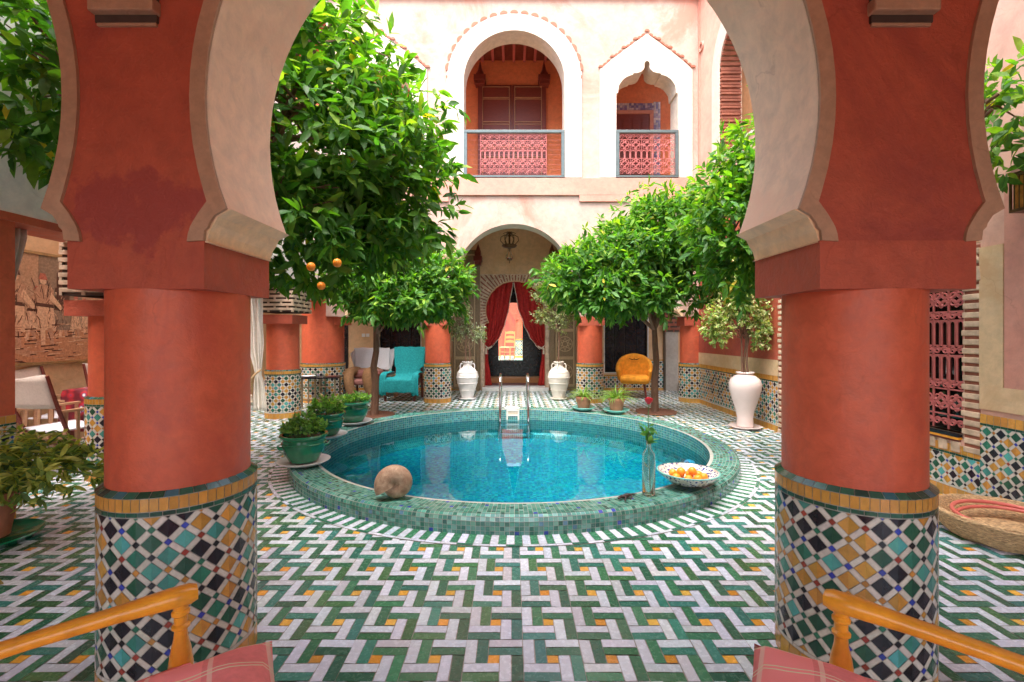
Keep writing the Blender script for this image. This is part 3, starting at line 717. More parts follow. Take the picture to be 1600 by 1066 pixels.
# carved tall door leaves folded back beside the doorway
for (a,b,pa,pb_) in((-1.42,-.86,-.86,-.78),(.99,1.50,.885,.985)):
    d=thing('carved_door_leaf','tall carved wooden door leaf folded back '+('left' if a<0 else 'right')+' of the red curtains','door',(0,0,0),group='carved door leaves beside the doorway')
    m=MB(); m.box(a,b,WY-.11,WY-.05,.03,3.35); m.build('leaf','carved',d)
    m=MB(); zs=[.12,.78,1.44,2.35,3.25]
    for z0,z1 in zip(zs,zs[1:]):
        m.box(a+.03,b-.03,WY-.125,WY-.108,z0,z0+.035); m.box(a+.03,b-.03,WY-.125,WY-.108,z1-.035,z1)
        m.box(a+.03,a+.06,WY-.125,WY-.108,z0+.035,z1-.035); m.box(b-.06,b-.03,WY-.125,WY-.108,z0+.035,z1-.035)
        cxm=(a+b)/2; czm=(z0+z1)/2; rr=min((b-a),(z1-z0))*.30
        for q in range(8):
            t=q*PI/4; m.tube([(cxm+rr*math.cos(t),WY-.112,czm+rr*math.sin(t)),(cxm+rr*math.cos(t+PI*.75),WY-.112,czm+rr*math.sin(t+PI*.75))],.010,4)
        m.tube([(cxm+rr*1.15*math.cos(t),WY-.112,czm+rr*1.15*math.sin(t)) for t in [i*PI/10 for i in range(20)]],.012,4,closed=True)
        for q in range(24):
            m.box(a+.035+(b-a-.07)*q/24,a+.035+(b-a-.07)*(q+.5)/24,WY-.122,WY-.108,z0-.028,z0-.008)
    m.build('carved_panel','carvedlight',d)
    m=MB(); m.box(pa,pb_,WY-.16,WY-.03,.0,2.98)
    for q in range(40): m.box(pa+.02,pb_-.02,WY-.166,WY-.158,.12+q*.07,.15+q*.07)
    m.build('post','carved',d)
    m=MB(); xm=(pa+pb_)/2; m.box(xm-.07,xm+.07,WY-.26,WY-.03,2.98,3.06,bv=.01); m.box(xm-.10,xm+.10,WY-.30,WY-.03,3.06,3.18,bv=.012); m.box(xm-.07,xm+.07,WY-.24,WY-.03,3.18,3.30,bv=.02); m.lathe([(.07,0),(.03,.12),(.0,.2)],(xm,WY-.12,3.30),8); m.build('corbel','dwood',d)
# upper doors
m=MB()
for s0,s1 in((-.775,-.02),(-.01,.745)):
    m.box(s0,s1,WY-.06,WY-.02,4.385,7.30,0)
    for z0,z1 in((4.45,5.0),(5.05,5.52),(5.58,5.78),(5.84,6.35),(6.42,6.95),(7.0,7.24)):
        m.box(s0+.09,s1-.09,WY-.075,WY-.06,z0,z1,0,bv=.006)
        for zz in(z0-.012,z1): m.box(s0+.06,s1-.06,WY-.082,WY-.06,zz,zz+.012,1)
    for xx in(s0+.055,s1-.065): m.box(xx,xx+.012,WY-.083,WY-.06,4.42,7.26,1)
m.build('balcony_door',['dwood','lwood'],bw)
for xx in(-.775,.745):
    m=MB(); m.box(xx-.05,xx+.05,WY-.1,WY-.01,4.385,7.25); m.box(xx-.11,xx+.11,WY-.22,WY-.01,7.25,7.33,bv=.01); m.box(xx-.14,xx+.14,WY-.26,WY-.01,7.33,7.45,bv=.01); m.box(xx-.09,xx+.09,WY-.2,WY-.01,7.45,7.52,bv=.01); m.lathe([(.10,0),(.05,.12),(.012,.30),(0,.34)],(xx,WY-.1,7.52),8); m.build('door_bracket','dwood',bw)
def tiledoor(x0,x1,par,name='balcony_door'):
    m=MB(); m.box(x0,x1,WY-.03,WY,4.385,6.62,0); n_=6
    for i in range(n_):
        xa=x0+(x1-x0)*i/n_; m.box(xa+.03,xa+(x1-x0)/n_-.03,WY-.045,WY-.03,5.5,6.5,0,bv=.008); m.box(xa+.03,xa+(x1-x0)/n_-.03,WY-.045,WY-.03,4.5,5.4,0,bv=.008)
    d=m.build(name,'dwood',par)
    m=MB()
    for a,b,z0,z1 in((x0-.09,x0-.0,4.385,6.70),(x1,x1+.09,4.385,6.70),(x0,x1,6.62,6.70)): m.box(a,b,WY-.055,WY,z0,z1)
    m.build('jamb','pink',d)
    m=MB(); lil=[(.34,.27,.38),(.50,.42,.50),(.22,.18,.34),(.6,.5,.5)]
    z=4.385
    while z<6.88:
        for xx in(x0-.26,x1+.10):
            for q in range(3): 
                m.box(xx+q*.055,xx+q*.055+.05,WY-.03,WY,z,z+.05,0,jit(rnd.choice(lil)))
        z+=.055
    xx=x0-.09
    while xx<x1+.09:
        for q in range(3): m.box(xx,xx+.05,WY-.03,WY,6.72+q*.055,6.77+q*.055,0,jit(rnd.choice(lil)))
        xx+=.055
    m.build('tiled_surround','tile',d,None,True)
tiledoor(1.95,3.28,bw); tiledoor(-3.20,-1.9,bw)
# end of the gallery on the right: stone pilaster with brick corbel, step
gp_=thing('stone_pilaster','grey stone pilaster with a brick corbel in the passage beyond the right corner','pilaster',(0,0,0))
m=MB(); m.box(3.64,3.93,10.98,11.25,.0,1.40); m.build('shaft','stone',gp_)
m=MB(); brickbox(m,3.60,3.97,10.92,11.25,1.40,2.3,9); m.build('brick_corbel',['brickred','dark'],gp_)
m=MB(); m.box(3.62,5.2,WY+.3,WY+.4,0,8.2); m.box(5.0,5.2,BY0,11.4,0,8.2); tag(m.build('end_wall','ochre'),'plain ochre end wall of the passage beyond the right corner','wall')
st=MB(); st.box(3.93,4.9,10.5,11.39,0,.17,0,(.45,.42,.38))
row(st,.95,.02,.15,lambda u_,v:(3.94+u_,10.497,v),16,GR); tag(st.build('tiled_step','tile',col=True),'low stone step with green tiles in the right passage','step')
# room behind the doorway; an invented patio stands for the mirror's reflection
rm=thing('inner_room_screen','black screen inside the doorway with an opening in place of its mirror','screen',(0,0,0))
op=[(-.385,.635),(.27,.635),(.27,2.2),(-.385,2.2)]  # opening takes the place of the mirror
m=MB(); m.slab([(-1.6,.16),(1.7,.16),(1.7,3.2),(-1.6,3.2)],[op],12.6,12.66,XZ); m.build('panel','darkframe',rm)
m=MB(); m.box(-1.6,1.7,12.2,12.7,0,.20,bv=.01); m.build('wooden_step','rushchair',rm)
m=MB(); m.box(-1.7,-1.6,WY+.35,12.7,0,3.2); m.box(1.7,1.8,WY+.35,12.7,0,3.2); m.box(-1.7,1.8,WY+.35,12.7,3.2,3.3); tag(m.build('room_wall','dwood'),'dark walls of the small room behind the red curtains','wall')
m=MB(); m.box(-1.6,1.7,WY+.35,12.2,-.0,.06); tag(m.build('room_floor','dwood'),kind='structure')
m=MB(); m.box(-3,3,12.7,20.2,.35,.40); tag(m.build('invented_patio_floor','teal'),kind='structure')  # made-up patio, open to the sky, instead of the mirrored courtyard
m=MB(); m.box(-3,3,20.1,20.3,0,4.2); tag(m.build('invented_patio_wall','wallred'),'orange wall of the invented patio standing for the mirror reflection','wall')
pc=copy_tree(colL,(.36,18.6,.40),R(77),'red column with tiled base in the invented patio standing for the mirror reflection')
# ladderback chair
def ladderback(name,label,loc,rz):
    t=thing(name,label,'chair',loc,rz)
    for sx in(-1,1):
        m=MB(); m.tube([(sx*.20,.19,0),(sx*.20,.20,.5),(sx*.19,.25,1.05)],.022,8); m.build('back_post','rushchair',t,50)
        m=MB(); m.tube([(sx*.21,-.2,0),(sx*.21,-.2,.46)],.024,8); m.build('leg','rushchair',t,50)
    for z in(.62,.78,.95):
        m=MB(); m.slab([(-.19,z),(.19,z),(.19,z+.07),(.08,z+.10),(0,z+.11),(-.08,z+.10),(-.19,z+.07)],[],.20+(z-.5)*.09,.215+(z-.5)*.09+.01,XZ); m.build('slat','rushchair',t)
    m=MB(); m.box(-.23,.23,-.22,.21,.43,.47,bv=.012); m.build('seat','straw',t)
    for z in(.15,.28):
        m=MB(); m.tube([(-.21,-.2,z),(.21,-.2,z)],.011,6); m.tube([(-.21,-.2,z),(-.2,.19,z)],.011,6); m.tube([(.21,-.2,z),(.2,.19,z)],.011,6); m.build('stretcher','rushchair',t,50)
    return t
lbk=ladderback('ladderback_chair','small honey wood chair in the invented patio seen between the red curtains',(-.20,17.3,.40),R(-25))  # the mirrored chair, built as a solid one in the invented patio
# ================================================================ RIGHT SIDE WALL
rw=thing('side_wall','salmon side wall right of the pool with tiled dado and brick lined openings','wall',(0,0,0))
WZ=[(3.74,.49),(4.75,.49),(4.75,1.75)]+[(4.245+.505*math.cos(PI*i/12),1.75+.505*math.sin(PI*i/12)) for i in range(1,12)]+[(3.74,1.75)]
DZ=[(5.25,0.012),(6.20,0.012),(6.20,1.55)]+[(5.725+.475*math.cos(PI*i/12),1.55+.475*math.sin(PI*i/12)) for i in range(1,12)]+[(5.25,1.55)]
UZ=[(6.9,4.45),(8.12,4.45),(8.12,5.95)]+[(7.51+.61*math.cos(PI*i/16),5.95+.61*math.sin(PI*i/16)) for i in range(1,16)]+[(6.9,5.95)]
m=MB(); m.slab([(FY1,0),(9.3,0),(9.3,8.5),(FY1,8.5)],[WZ,DZ,UZ],XW,XW+.38,YZ,0,1); m.build('wall',['sidewall','brick'],rw)
m=MB(); m.box(XW-.008,XW,4.84,9.05,1.02,3.3) if 0 else None
m.slab([(6.28,.99),(9.05,.99),(9.05,3.4),(6.28,3.4)],[],XW-.012,XW+.001,YZ); m.slab([(FY1,.95),(3.42,.95),(3.42,1.98),(FY1,1.98)],[],XW-.012,XW+.001,YZ); m.build('red_panel','wallred',rw) if 0 else None
m=MB(); m.slab([(6.28,.99),(9.05,.99),(9.05,3.4),(6.28,3.4)],[],XW-.012,XW+.001,YZ); m.build('red_panel','wallred',rw)
m=MB(); m.slab([(FY1,.95),(3.42,.95),(3.42,2.5),(FY1,2.5)],[],XW-.012,XW+.001,YZ); m.build('pink_panel','pink',rw)
m=MB(); m.slab([(3.425,.95),(3.60,.95),(3.60,2.02),(3.425,2.02)],[],XW-.016,XW+.001,YZ); m.build('beige_strip','beige',rw)
m=MB()
for a,b in((FY1,3.60),(6.34,9.3)): m.slab([(a,.77),(b,.77),(b,.95 if a<3 else .99),(a,.95 if a<3 else .99)],[],XW-.014,XW+.001,YZ)
m.slab([(4.9,.77),(5.1,.77),(5.1,2.0),(4.9,2.0)],[],XW-.013,XW+.001,YZ)
m.build('beige_band','beige',rw)
m=MB()
for a,b,top in((FY1,3.60,.66),(6.34,9.2,.70),(3.60,4.9,.37),(4.9,5.1,.66)):
    m.box(XW-.006,XW+.01,a,b,0,top+.07,0,(.5,.46,.4))
    mp_=lambda u_,v,b=b:(XW-.009,b-u_,v)
    zellige(m,b-a,.10,top-.02,mp_); row(m,b-a,top-.018,top-.002,mp_,int((b-a)/.05),GR); row(m,b-a,top,top+.07,mp_,int((b-a)/.05),OC); row(m,b-a,.085,.098,mp_,int((b-a)/.05),WH,a=.05)
    row(m,b-a,0,.083,mp_,int((b-a)/.06),OC)
m.build('tiled_dado','tile',rw,None,True)
# brick jambs: rough cream bricks with pinkish joints
def jamb(m,ya,yb_,z0,z1,n_,x=XW,arc=None):
    hh=(z1-z0)/n_
    for i in range(n_):
        z=z0+i*hh; q=rnd.uniform(-.012,.012); r_=rnd.uniform(0,.012)
        m.box(x-.012-r_*.5,x+.2,ya+q*.3,yb_+q,z+.002,z+hh*.66,0,bv=.008)
        m.box(x-.004,x+.18,ya+.004,yb_-.012,z+hh*.64,z+hh,1)
m=MB(); jamb(m,3.60,3.74,.40,2.05,23); jamb(m,4.75,4.9,.40,2.05,23)
for i in range(9): y=3.76+i*.11; m.box(XW-.02,XW+.1,y,y+.075,.38,.47,0,bv=.01)
for i in range(13):
    t=PI*(i+.2)/13; te=PI*(i+.85)/13; r0,r1=.505,.66
    m.slab([(4.245+r0*math.cos(t),1.75+r0*math.sin(t)),(4.245+r1*math.cos(t),1.75+r1*math.sin(t)),(4.245+r1*math.cos(te),1.75+r1*math.sin(te)),(4.245+r0*math.cos(te),1.75+r0*math.sin(te))],[],XW-.02,XW+.05,YZ)
fixn(m.build('brick_jamb',['brick','brickred'],rw))
m=MB(); jamb(m,6.20,6.34,.0,2.0,26); jamb(m,5.11,5.25,0,2.0,26); m.build('brick_jamb',['brick','brickred'],rw)
m=MB(); m.box(XW-.02,XW+.2,3.76,4.74,.47,.485); m.box(XW-.03,XW+.01,3.76,4.74,.487,.505,1); m.box(XW-.032,XW+.01,3.76,4.74,.507,.53,2); m.build('painted_sill',['dwood','yellow','darkframe'],rw)
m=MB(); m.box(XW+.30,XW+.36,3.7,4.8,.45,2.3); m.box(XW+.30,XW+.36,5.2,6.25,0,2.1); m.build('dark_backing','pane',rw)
# upper brick-lined window
m=MB()
for i in range(26):
    z=4.45+i*.06
    m.box(XW-.01,XW+.34,8.05+(.02 if i%2 else 0),8.13,z,z+.038,0,bv=.003); m.box(XW+.01,XW+.33,8.09,8.14,z+.038,z+.06,1)
    m.box(XW-.01,XW+.34,6.89,6.97-(.02 if i%2 else 0),z,z+.038,0,bv=.003)
for i in range(22):
    t=PI*(i+.1)/22; te=PI*(i+.75)/22; r0,r1=.56,.62
    m.slab([(7.51+r0*math.cos(t),5.95+r0*math.sin(t)),(7.51+r1*math.cos(t),5.95+r1*math.sin(t)),(7.51+r1*math.cos(te),5.95+r1*math.sin(te)),(7.51+r0*math.cos(te),5.95+r0*math.sin(te))],[],XW-.01,XW+.34,YZ)
fixn(m.build('brick_lining',['brickred','pink'],rw))
m=MB(); o_=[(6.62,4.40),(8.42,4.40),(8.42,6.0)]+[(7.52+.90*math.cos(PI*i/16),6.0+.95*math.sin(PI*i/16)) for i in range(1,16)]+[(6.62,6.0)]
m.slab(o_,[UZ],XW-.022,XW+.001,YZ); m.build('arch_surround','surround',rw)
m=MB(); m.box(XW+.9,XW+1.0,6.5,8.6,4.2,7); m.build('window_backing','white',rw)
m=MB(); m.lathe([(.04,.02),(.05,.03),(.085,.03),(.10,.012),(.11,0)],(0,0,0),20,M_=Matrix.Rotation(R(-90),4,'Y'),org=(XW,8.95,6.92)) if 0 else None
m.lathe([(.0,.004),(.05,.006),(.055,.03),(.085,.035),(.10,0)],(XW,8.9,6.88),20,M_=Matrix.Rotation(R(-90),4,'Y')); m.build('round_vent','pink',rw,50)
m=MB(); m.box(XW-.08,XW,FY1,9.03,7.90,8.5); m.build('orange_cornice','orange',rw)
m=MB(); m.box(XW-.03,XW,8.98,9.03,4.0,7.9); m.build('corner_bead','pink',rw)
# ---------------------------------------------------------------- ironwork
def circ(cx,cz,r,n=14,a0=0,a1=2*PI):
    return [(cx+r*math.cos(a0+(a1-a0)*i/n),cz+r*math.sin(a0+(a1-a0)*i/n)) for i in range(n+(0 if abs(a1-a0-2*PI)<1e-6 else 1))]
def spiral(cx,cz,r,turns,a0,sg,n=16):
    return [(cx+r*(1-.8*i/n)*math.cos(a0+sg*turns*2*PI*i/n),cz+r*(1-.8*i/n)*math.sin(a0+sg*turns*2*PI*i/n)) for i in range(n+1)]
def grille(m,x0,x1,z0,z1,rows_,n,mp,r=.006,mi=0):
    W_=(x1-x0)/n; tot=sum(q[0] for q in rows_); z=z1
    def T(pts,closed=False,rr=r): m.tube([mp(a,b) for a,b in pts],rr,4,mi,closed=closed,cap=False)
    T([(x0,z0),(x1,z0)]); T([(x0,z1),(x1,z1)])
    for i in range(n+1): T([(x0+i*W_,z0),(x0+i*W_,z1)])
    for hgt,kind in rows_:
        h_=(z1-z0)*hgt/tot; zb=z-h_; T([(x0,zb),(x1,zb)])
        for i in range(n):
            cx=x0+(i+.5)*W_; cz_=(z+zb)/2; q=min(W_,h_)*.5
            if kind=='f':
                T(circ(cx,cz_,q*.52),True)
                for a in range(4):
                    t=PI/4+a*PI/2; T(circ(cx+q*.62*math.cos(t),cz_+q*.62*math.sin(t),q*.33,10),True)
                    t=a*PI/2; T(circ(cx+q*.8*math.cos(t),cz_+q*.8*math.sin(t),q*.18,8),True)
            elif kind=='s':
                T(spiral(cx-W_*.25,cz_,min(W_*.24,h_*.45),1.5,0,1)); T(spiral(cx+W_*.25,cz_,min(W_*.24,h_*.45),1.5,PI,-1))
            elif kind=='a':
                for s_ in(-.25,.25):
                    rr=W_*.2; T([(cx+s_*W_-rr,zb),(cx+s_*W_-rr,z-rr*1.2)]+circ(cx+s_*W_,z-rr*1.2,rr,8,PI,0)+[(cx+s_*W_+rr,zb)])
                T([(cx,z),(cx,zb)])
        z=zb
def railing(label,x0,x1,pat,n,ox0,ox1,wires=False):
    t=thing('balcony_railing',label,'railing',(0,0,0),group=None)
    y=BY0-.02; m=MB(); z0,z1=4.40,5.32
    m.box(x0,x1,y-.03,y+.03,z1-.055,z1,bv=.006); m.box(x0+.0,x1,y-.025,y+.025,z0,z0+.035,bv=.004)
    m.box(x0,x0+.065,y-.028,y+.028,z0+.035,z1-.055); m.box(x1-.065,x1,y-.028,y+.028,z0+.035,z1-.055); m.build('frame','iron',t)
    m=MB(); grille(m,ox0,ox1,z0+.05,z1-.075,pat,n,lambda a,b:(a,y,b),.0052); 
    if wires:
        for i in range(9): 
            z=z0+.06+i*.096; m.tube([(x0+.05,y,z),(x1-.05,y,z)],.0016,4,cap=False)
    m.build('iron_grille','pinkiron',t)
railing('grey framed railing with rose iron scrolls in the big central balcony arch',-.954,1.014,[(1,'s'),(1.6,'f'),(1.3,'a'),(1.6,'f'),(1,'s')],7,-.63,.66,True)
railing('grey framed railing with rose iron flowers in the small right balcony arch',SC-.61,SC+.61,[(.8,'s'),(1.5,'f'),(1.2,'a'),(1.5,'f'),(.9,'s')],5,SC-.545,SC+.545)
railing('grey framed railing in the left balcony arch behind the orange tree',SCL-.61,SCL+.61,[(.8,'s'),(1.5,'f'),(1.2,'a'),(1.5,'f'),(.9,'s')],5,SCL-.545,SCL+.545)
t=thing('window_grille','rose painted scrolled iron grille in the brick framed window at right','grille',(0,0,0))
m=MB(); grille(m,3.76,4.73,.54,1.75,[(.8,'s'),(1.3,'f'),(.45,'s'),(1.3,'a'),(.5,'s'),(1.3,'a'),(.45,'s'),(1.3,'f')][::-1],7,lambda a,b:(XW+.03,a,b),.0085); m.build('ironwork','pinkiron',t)
m=MB()
for q in range(9):
    t_=q*PI/9; m.tube([(XW+.03,4.245,1.77),(XW+.03,4.245+.48*math.cos(t_),1.77+.44*math.sin(t_))],.009,4)
m.build('fanlight','pinkiron',t)
# ================================================================ FOLIAGE
rng=np.random.default_rng(11)
def nrm(a): return a/np.maximum(np.linalg.norm(a,axis=-1,keepdims=True),1e-9)
def foliage(name,P,D,k,ln,wd,pal,parent,mat='leaf',spread=1.0,droop=.25,twig=.10,young=None,fold=.18,facing_up=.6):
    """P,D: shoot tips and directions; k leaves round each; every leaf is a folded 8-vertex blade"""
    n=len(P); P=np.repeat(P,k,0); D=np.repeat(D,k,0); m=len(P)
    t=rng.uniform(0,1,(m,1)); r=nrm(rng.normal(size=(m,3))); side=nrm(r-(r*D).sum(1,keepdims=True)*D)
    ax=nrm(D*(.35+.9*t)+side*spread*(1.1-.5*t)+np.array([0,0,-droop])*rng.uniform(.2,1.4,(m,1)))
    base=P-D*(1-t)*twig+rng.normal(size=(m,3))*.006
    up=np.array([0,0,1.0])*facing_up+D*.4+rng.normal(size=(m,3))*.45
    sd=nrm(np.cross(ax,up)); nn=np.cross(sd,ax)
    L=ln*rng.uniform(.45,1.2,(m,1)); W=wd*rng.uniform(.75,1.15,(m,1))*.5*(L/ln)**.5
    bend=rng.uniform(.05,.28,(m,1))
    def pt(f,s,w_): return base+ax*L*f+sd*W*s*w_+nn*(abs(s)*W*w_*fold*2-L*bend*f*f)
    V=np.stack([pt(0,0,0),pt(.33,-1,.9),pt(.33,0,0),pt(.33,1,.9),pt(.68,-1,.8),pt(.68,0,0),pt(.68,1,.8),pt(1,0,0)],1)
    faces=np.array([[0,2,1,1],[0,3,2,2],[1,2,5,4],[2,3,6,5],[4,5,7,7],[5,6,7,7]])
    vs=V.reshape(-1,3)
    tri=np.array([[0,2,1],[0,3,2],[4,5,7],[5,6,7]]); qd=np.array([[1,2,5,4],[2,3,6,5]])
    off=(np.arange(m)*8)[:,None,None]
    T=(tri[None]+off).reshape(-1,3); Q=(qd[None]+off).reshape(-1,4)
    me=bpy.data.meshes.new(name); nl=T.size+Q.size; nf=len(T)+len(Q)
    me.vertices.add(len(vs)); me.vertices.foreach_set('co',vs.ravel())
    me.loops.add(nl); me.loops.foreach_set('vertex_index',np.concatenate([T.ravel(),Q.ravel()]))
    me.polygons.add(nf); st=np.concatenate([np.arange(len(T))*3,T.size+np.arange(len(Q))*4]); me.polygons.foreach_set('loop_start',st)
    me.update(calc_edges=True)
    pal=np.array(pal); ci=pal[rng.integers(0,len(pal),m)]*rng.uniform(.78,1.25,(m,1))
    if mat=='leaf': yl_=rng.uniform(0,1,m)<.006; ci[yl_]=(.55,.42,.05)
    if young is not None:
        sel=young(P,t[:,0])>rng.uniform(0,1,m); yc=np.array([(.20,.36,.035),(.15,.31,.035),(.26,.38,.05)]); ci[sel]=yc[rng.integers(0,3,sel.sum())]*rng.uniform(.85,1.15,(sel.sum(),1))
    cf=np.concatenate([np.repeat(ci,4,0),np.repeat(ci,2,0)]); cnt=np.concatenate([np.full(len(T),3),np.full(len(Q),4)])
    arr=np.ones((nl,4),np.float32); arr[:,:3]=np.repeat(cf,cnt,axis=0)
    ca=me.color_attributes.new('Col','FLOAT_COLOR','CORNER'); ca.data.foreach_set('color',arr.ravel())
    me.materials.append(M[mat]); me.polygons.foreach_set('use_smooth',[True]*nf); me.validate()
    o=bpy.data.objects.new(name,me); COL.objects.link(o); o.parent=parent; return o
def blobs(bl,dens,inner=.55):
    Ps=[];Ds=[]
    for (c_,r_,q) in bl:
        n=int(q*dens); d=nrm(rng.normal(size=(n,3))); rad=rng.uniform(inner**2,1,(n,1))**.5
        c_=np.array(c_);r_=np.array(r_)
        lump=1+.10*np.sin(d[:,:1]*7+c_[0]*5)*np.cos(d[:,2:]*6+d[:,1:2]*5)
        p=c_+d*r_*rad*lump; Ps.append(p); Ds.append(nrm(d/r_*r_.mean()+np.array([0,0,.25])+rng.normal(size=(n,3))*.35))
    return np.concatenate(Ps),np.concatenate(Ds)
CIT=[(.055,.16,.022),(.07,.20,.022),(.045,.13,.022),(.09,.23,.025),(.06,.18,.04),(.12,.26,.03),(.10,.22,.06),(.07,.19,.03),(.055,.15,.03),(.08,.21,.02),(.06,.17,.03),(.17,.28,.04)]
def limbs(mb,base,top,bl,r0,n_sub=7,seed=1):
    rr=random.Random(seed); base=Vector(base); top=Vector(top)
    pts=[base.lerp(top,i/6)+Vector((rr.uniform(-.02,.02),rr.uniform(-.02,.02),0)) for i in range(7)]
    mb.tube([base+Vector((0,0,-.05))]+pts[0:],[r0*1.5]+[r0*(1.12-.45*i/6) for i in range(7)],10)
    for (c_,r_,q) in bl:
        c_=Vector(c_); 
        for s_ in range(2):
            tgt=c_+Vector((rr.uniform(-.3,.3)*r_[0],rr.uniform(-.3,.3)*r_[1],rr.uniform(-.1,.4)*r_[2])); st=pts[-1-(s_%2)]
            mid=st.lerp(tgt,.5)+Vector((rr.uniform(-.1,.1),rr.uniform(-.1,.1),.12))
            P5=[st,st.lerp(mid,.5)+Vector((0,0,.05)),mid,mid.lerp(tgt,.5),tgt]; mb.tube(P5,[r0*.55,r0*.45,r0*.36,r0*.28,r0*.2],6)
            for _ in range(n_sub):
                f=rr.uniform(.35,1); a=mid.lerp(tgt,f); dd=Vector((rr.gauss(0,1)*r_[0],rr.gauss(0,1)*r_[1],rr.gauss(.1,.9)*r_[2])).normalized()
                e=Vector((a.x+dd.x*r_[0]*.85,a.y+dd.y*r_[1]*.85,a.z+dd.z*r_[2]*.8)); m2=a.lerp(e,.5)+Vector((0,0,rr.uniform(-.05,.1)))
                mb.tube([a,m2,e],[r0*.2,r0*.13,r0*.06],4)
def citrus(label,base,top,bl,r0,dens,ln,wd,seed,young=None,oranges=(),inner=.5):
    t=thing('orange_tree',label,'tree',base,0,'orange trees growing out of the courtyard floor')
    o=Vector(base); loc=lambda b:[((Vector(c_)-o)[:],r_,q) for c_,r_,q in b]
    bl=loc(bl); m=MB(); limbs(m,(0,0,0),Vector(top)-o,bl,r0,seed=seed); m.build('trunk','bark',t,60)
    P,D=blobs(bl,dens,inner); ex=rng.random(len(P))<.10; P=P.copy(); P[ex]+=D[ex]*rng.uniform(.05,.30,(ex.sum(),1)); foliage('crown',P,D,7,ln,wd,CIT,t,young=young,droop=.45)
    m=MB(); m.lathe([(.0,.012),(.27,.012),(.30,.02),(.34,.02),(.345,.0)],n=28); m.build('soil_ring','soil',t,40)
    for p in oranges:
        q=Vector(p)-o; m=MB(); m.lathe([(.0,-.031),(.014,-.029),(.025,-.019),(.031,0),(.028,.016),(.016,.028),(.004,.031),(0,.030)],q,20); m.build('orange','orangefruit',t,60)
    return t
yl=lambda z0,z1,k: (lambda P,t: np.clip((P[:,2]-z0)/(z1-z0),0,1)*k*(.4+.6*t))
near_l=citrus('largest orange tree at left with three oranges hanging under its dark crown',(-2.92,4.15,0),(-2.85,4.15,2.1),
  [((-1.95,4.3,3.15),(1.35,1.15,1.05),5.2),((-1.25,4.45,2.75),(.78,.8,.85),2.3),((-2.1,4.2,2.35),(1.2,.95,.62),2.6),((-3.0,3.05,3.05),(.60,.75,.75),1.6),((-2.9,4.1,3.6),(.8,1.0,.75),1.2),((-1.9,4.2,3.95),(.85,.8,.5),1.2)],
  .075,185,.158,.060,3,yl(2.4,4.2,.55),[at(486,417,3.30),at(527,411,3.32),at(502,447,3.55)])
far_l=citrus('smaller orange tree at the far left of the pool behind the green pots',at(584,649,7.68),(-2.28,7.7,1.6),
  [((-2.15,7.65,2.2),(.98,.95,.62),3.2),((-1.28,7.5,2.18),(.62,.65,.62),2.0),((-2.4,7.7,2.7),(.8,.8,.6),1.4),((-1.75,7.3,1.85),(.95,.6,.33),1.6)],
  .060,260,.150,.055,5,yl(1.5,2.9,.4))
far_r=citrus('orange tree with a wide low crown at the far right of the pool',at(1025,644,7.95),(2.42,7.9,1.7),
  [((1.22,7.6,2.25),(.80,.8,.62),2.4),((1.95,7.6,2.5),(.95,.95,.80),3.4),((2.55,7.4,3.0),(.80,.8,.68),2.6),((1.75,7.2,1.98),(.9,.6,.38),1.6),((3.0,7.6,2.5),(.6,.8,.8),1.6)],
  .060,270,.150,.055,8,yl(1.8,3.6,.5))
near_r=citrus('orange tree by the right wall largely hidden behind the big right column',(2.95,4.35,0),(2.9,4.3,2.2),
  [((2.32,4.5,2.42),(.62,.62,.72),2.6),((2.62,4.5,3.0),(.62,.6,.55),1.7),((3.2,3.05,2.80),(.30,.35,.42),.22),((3.0,4.2,3.0),(.55,.8,.6),1.2),((2.75,4.5,3.45),(.34,.4,.36),.35)],
  .06,260,.12,.048,12,yl(2.0,3.4,.75))
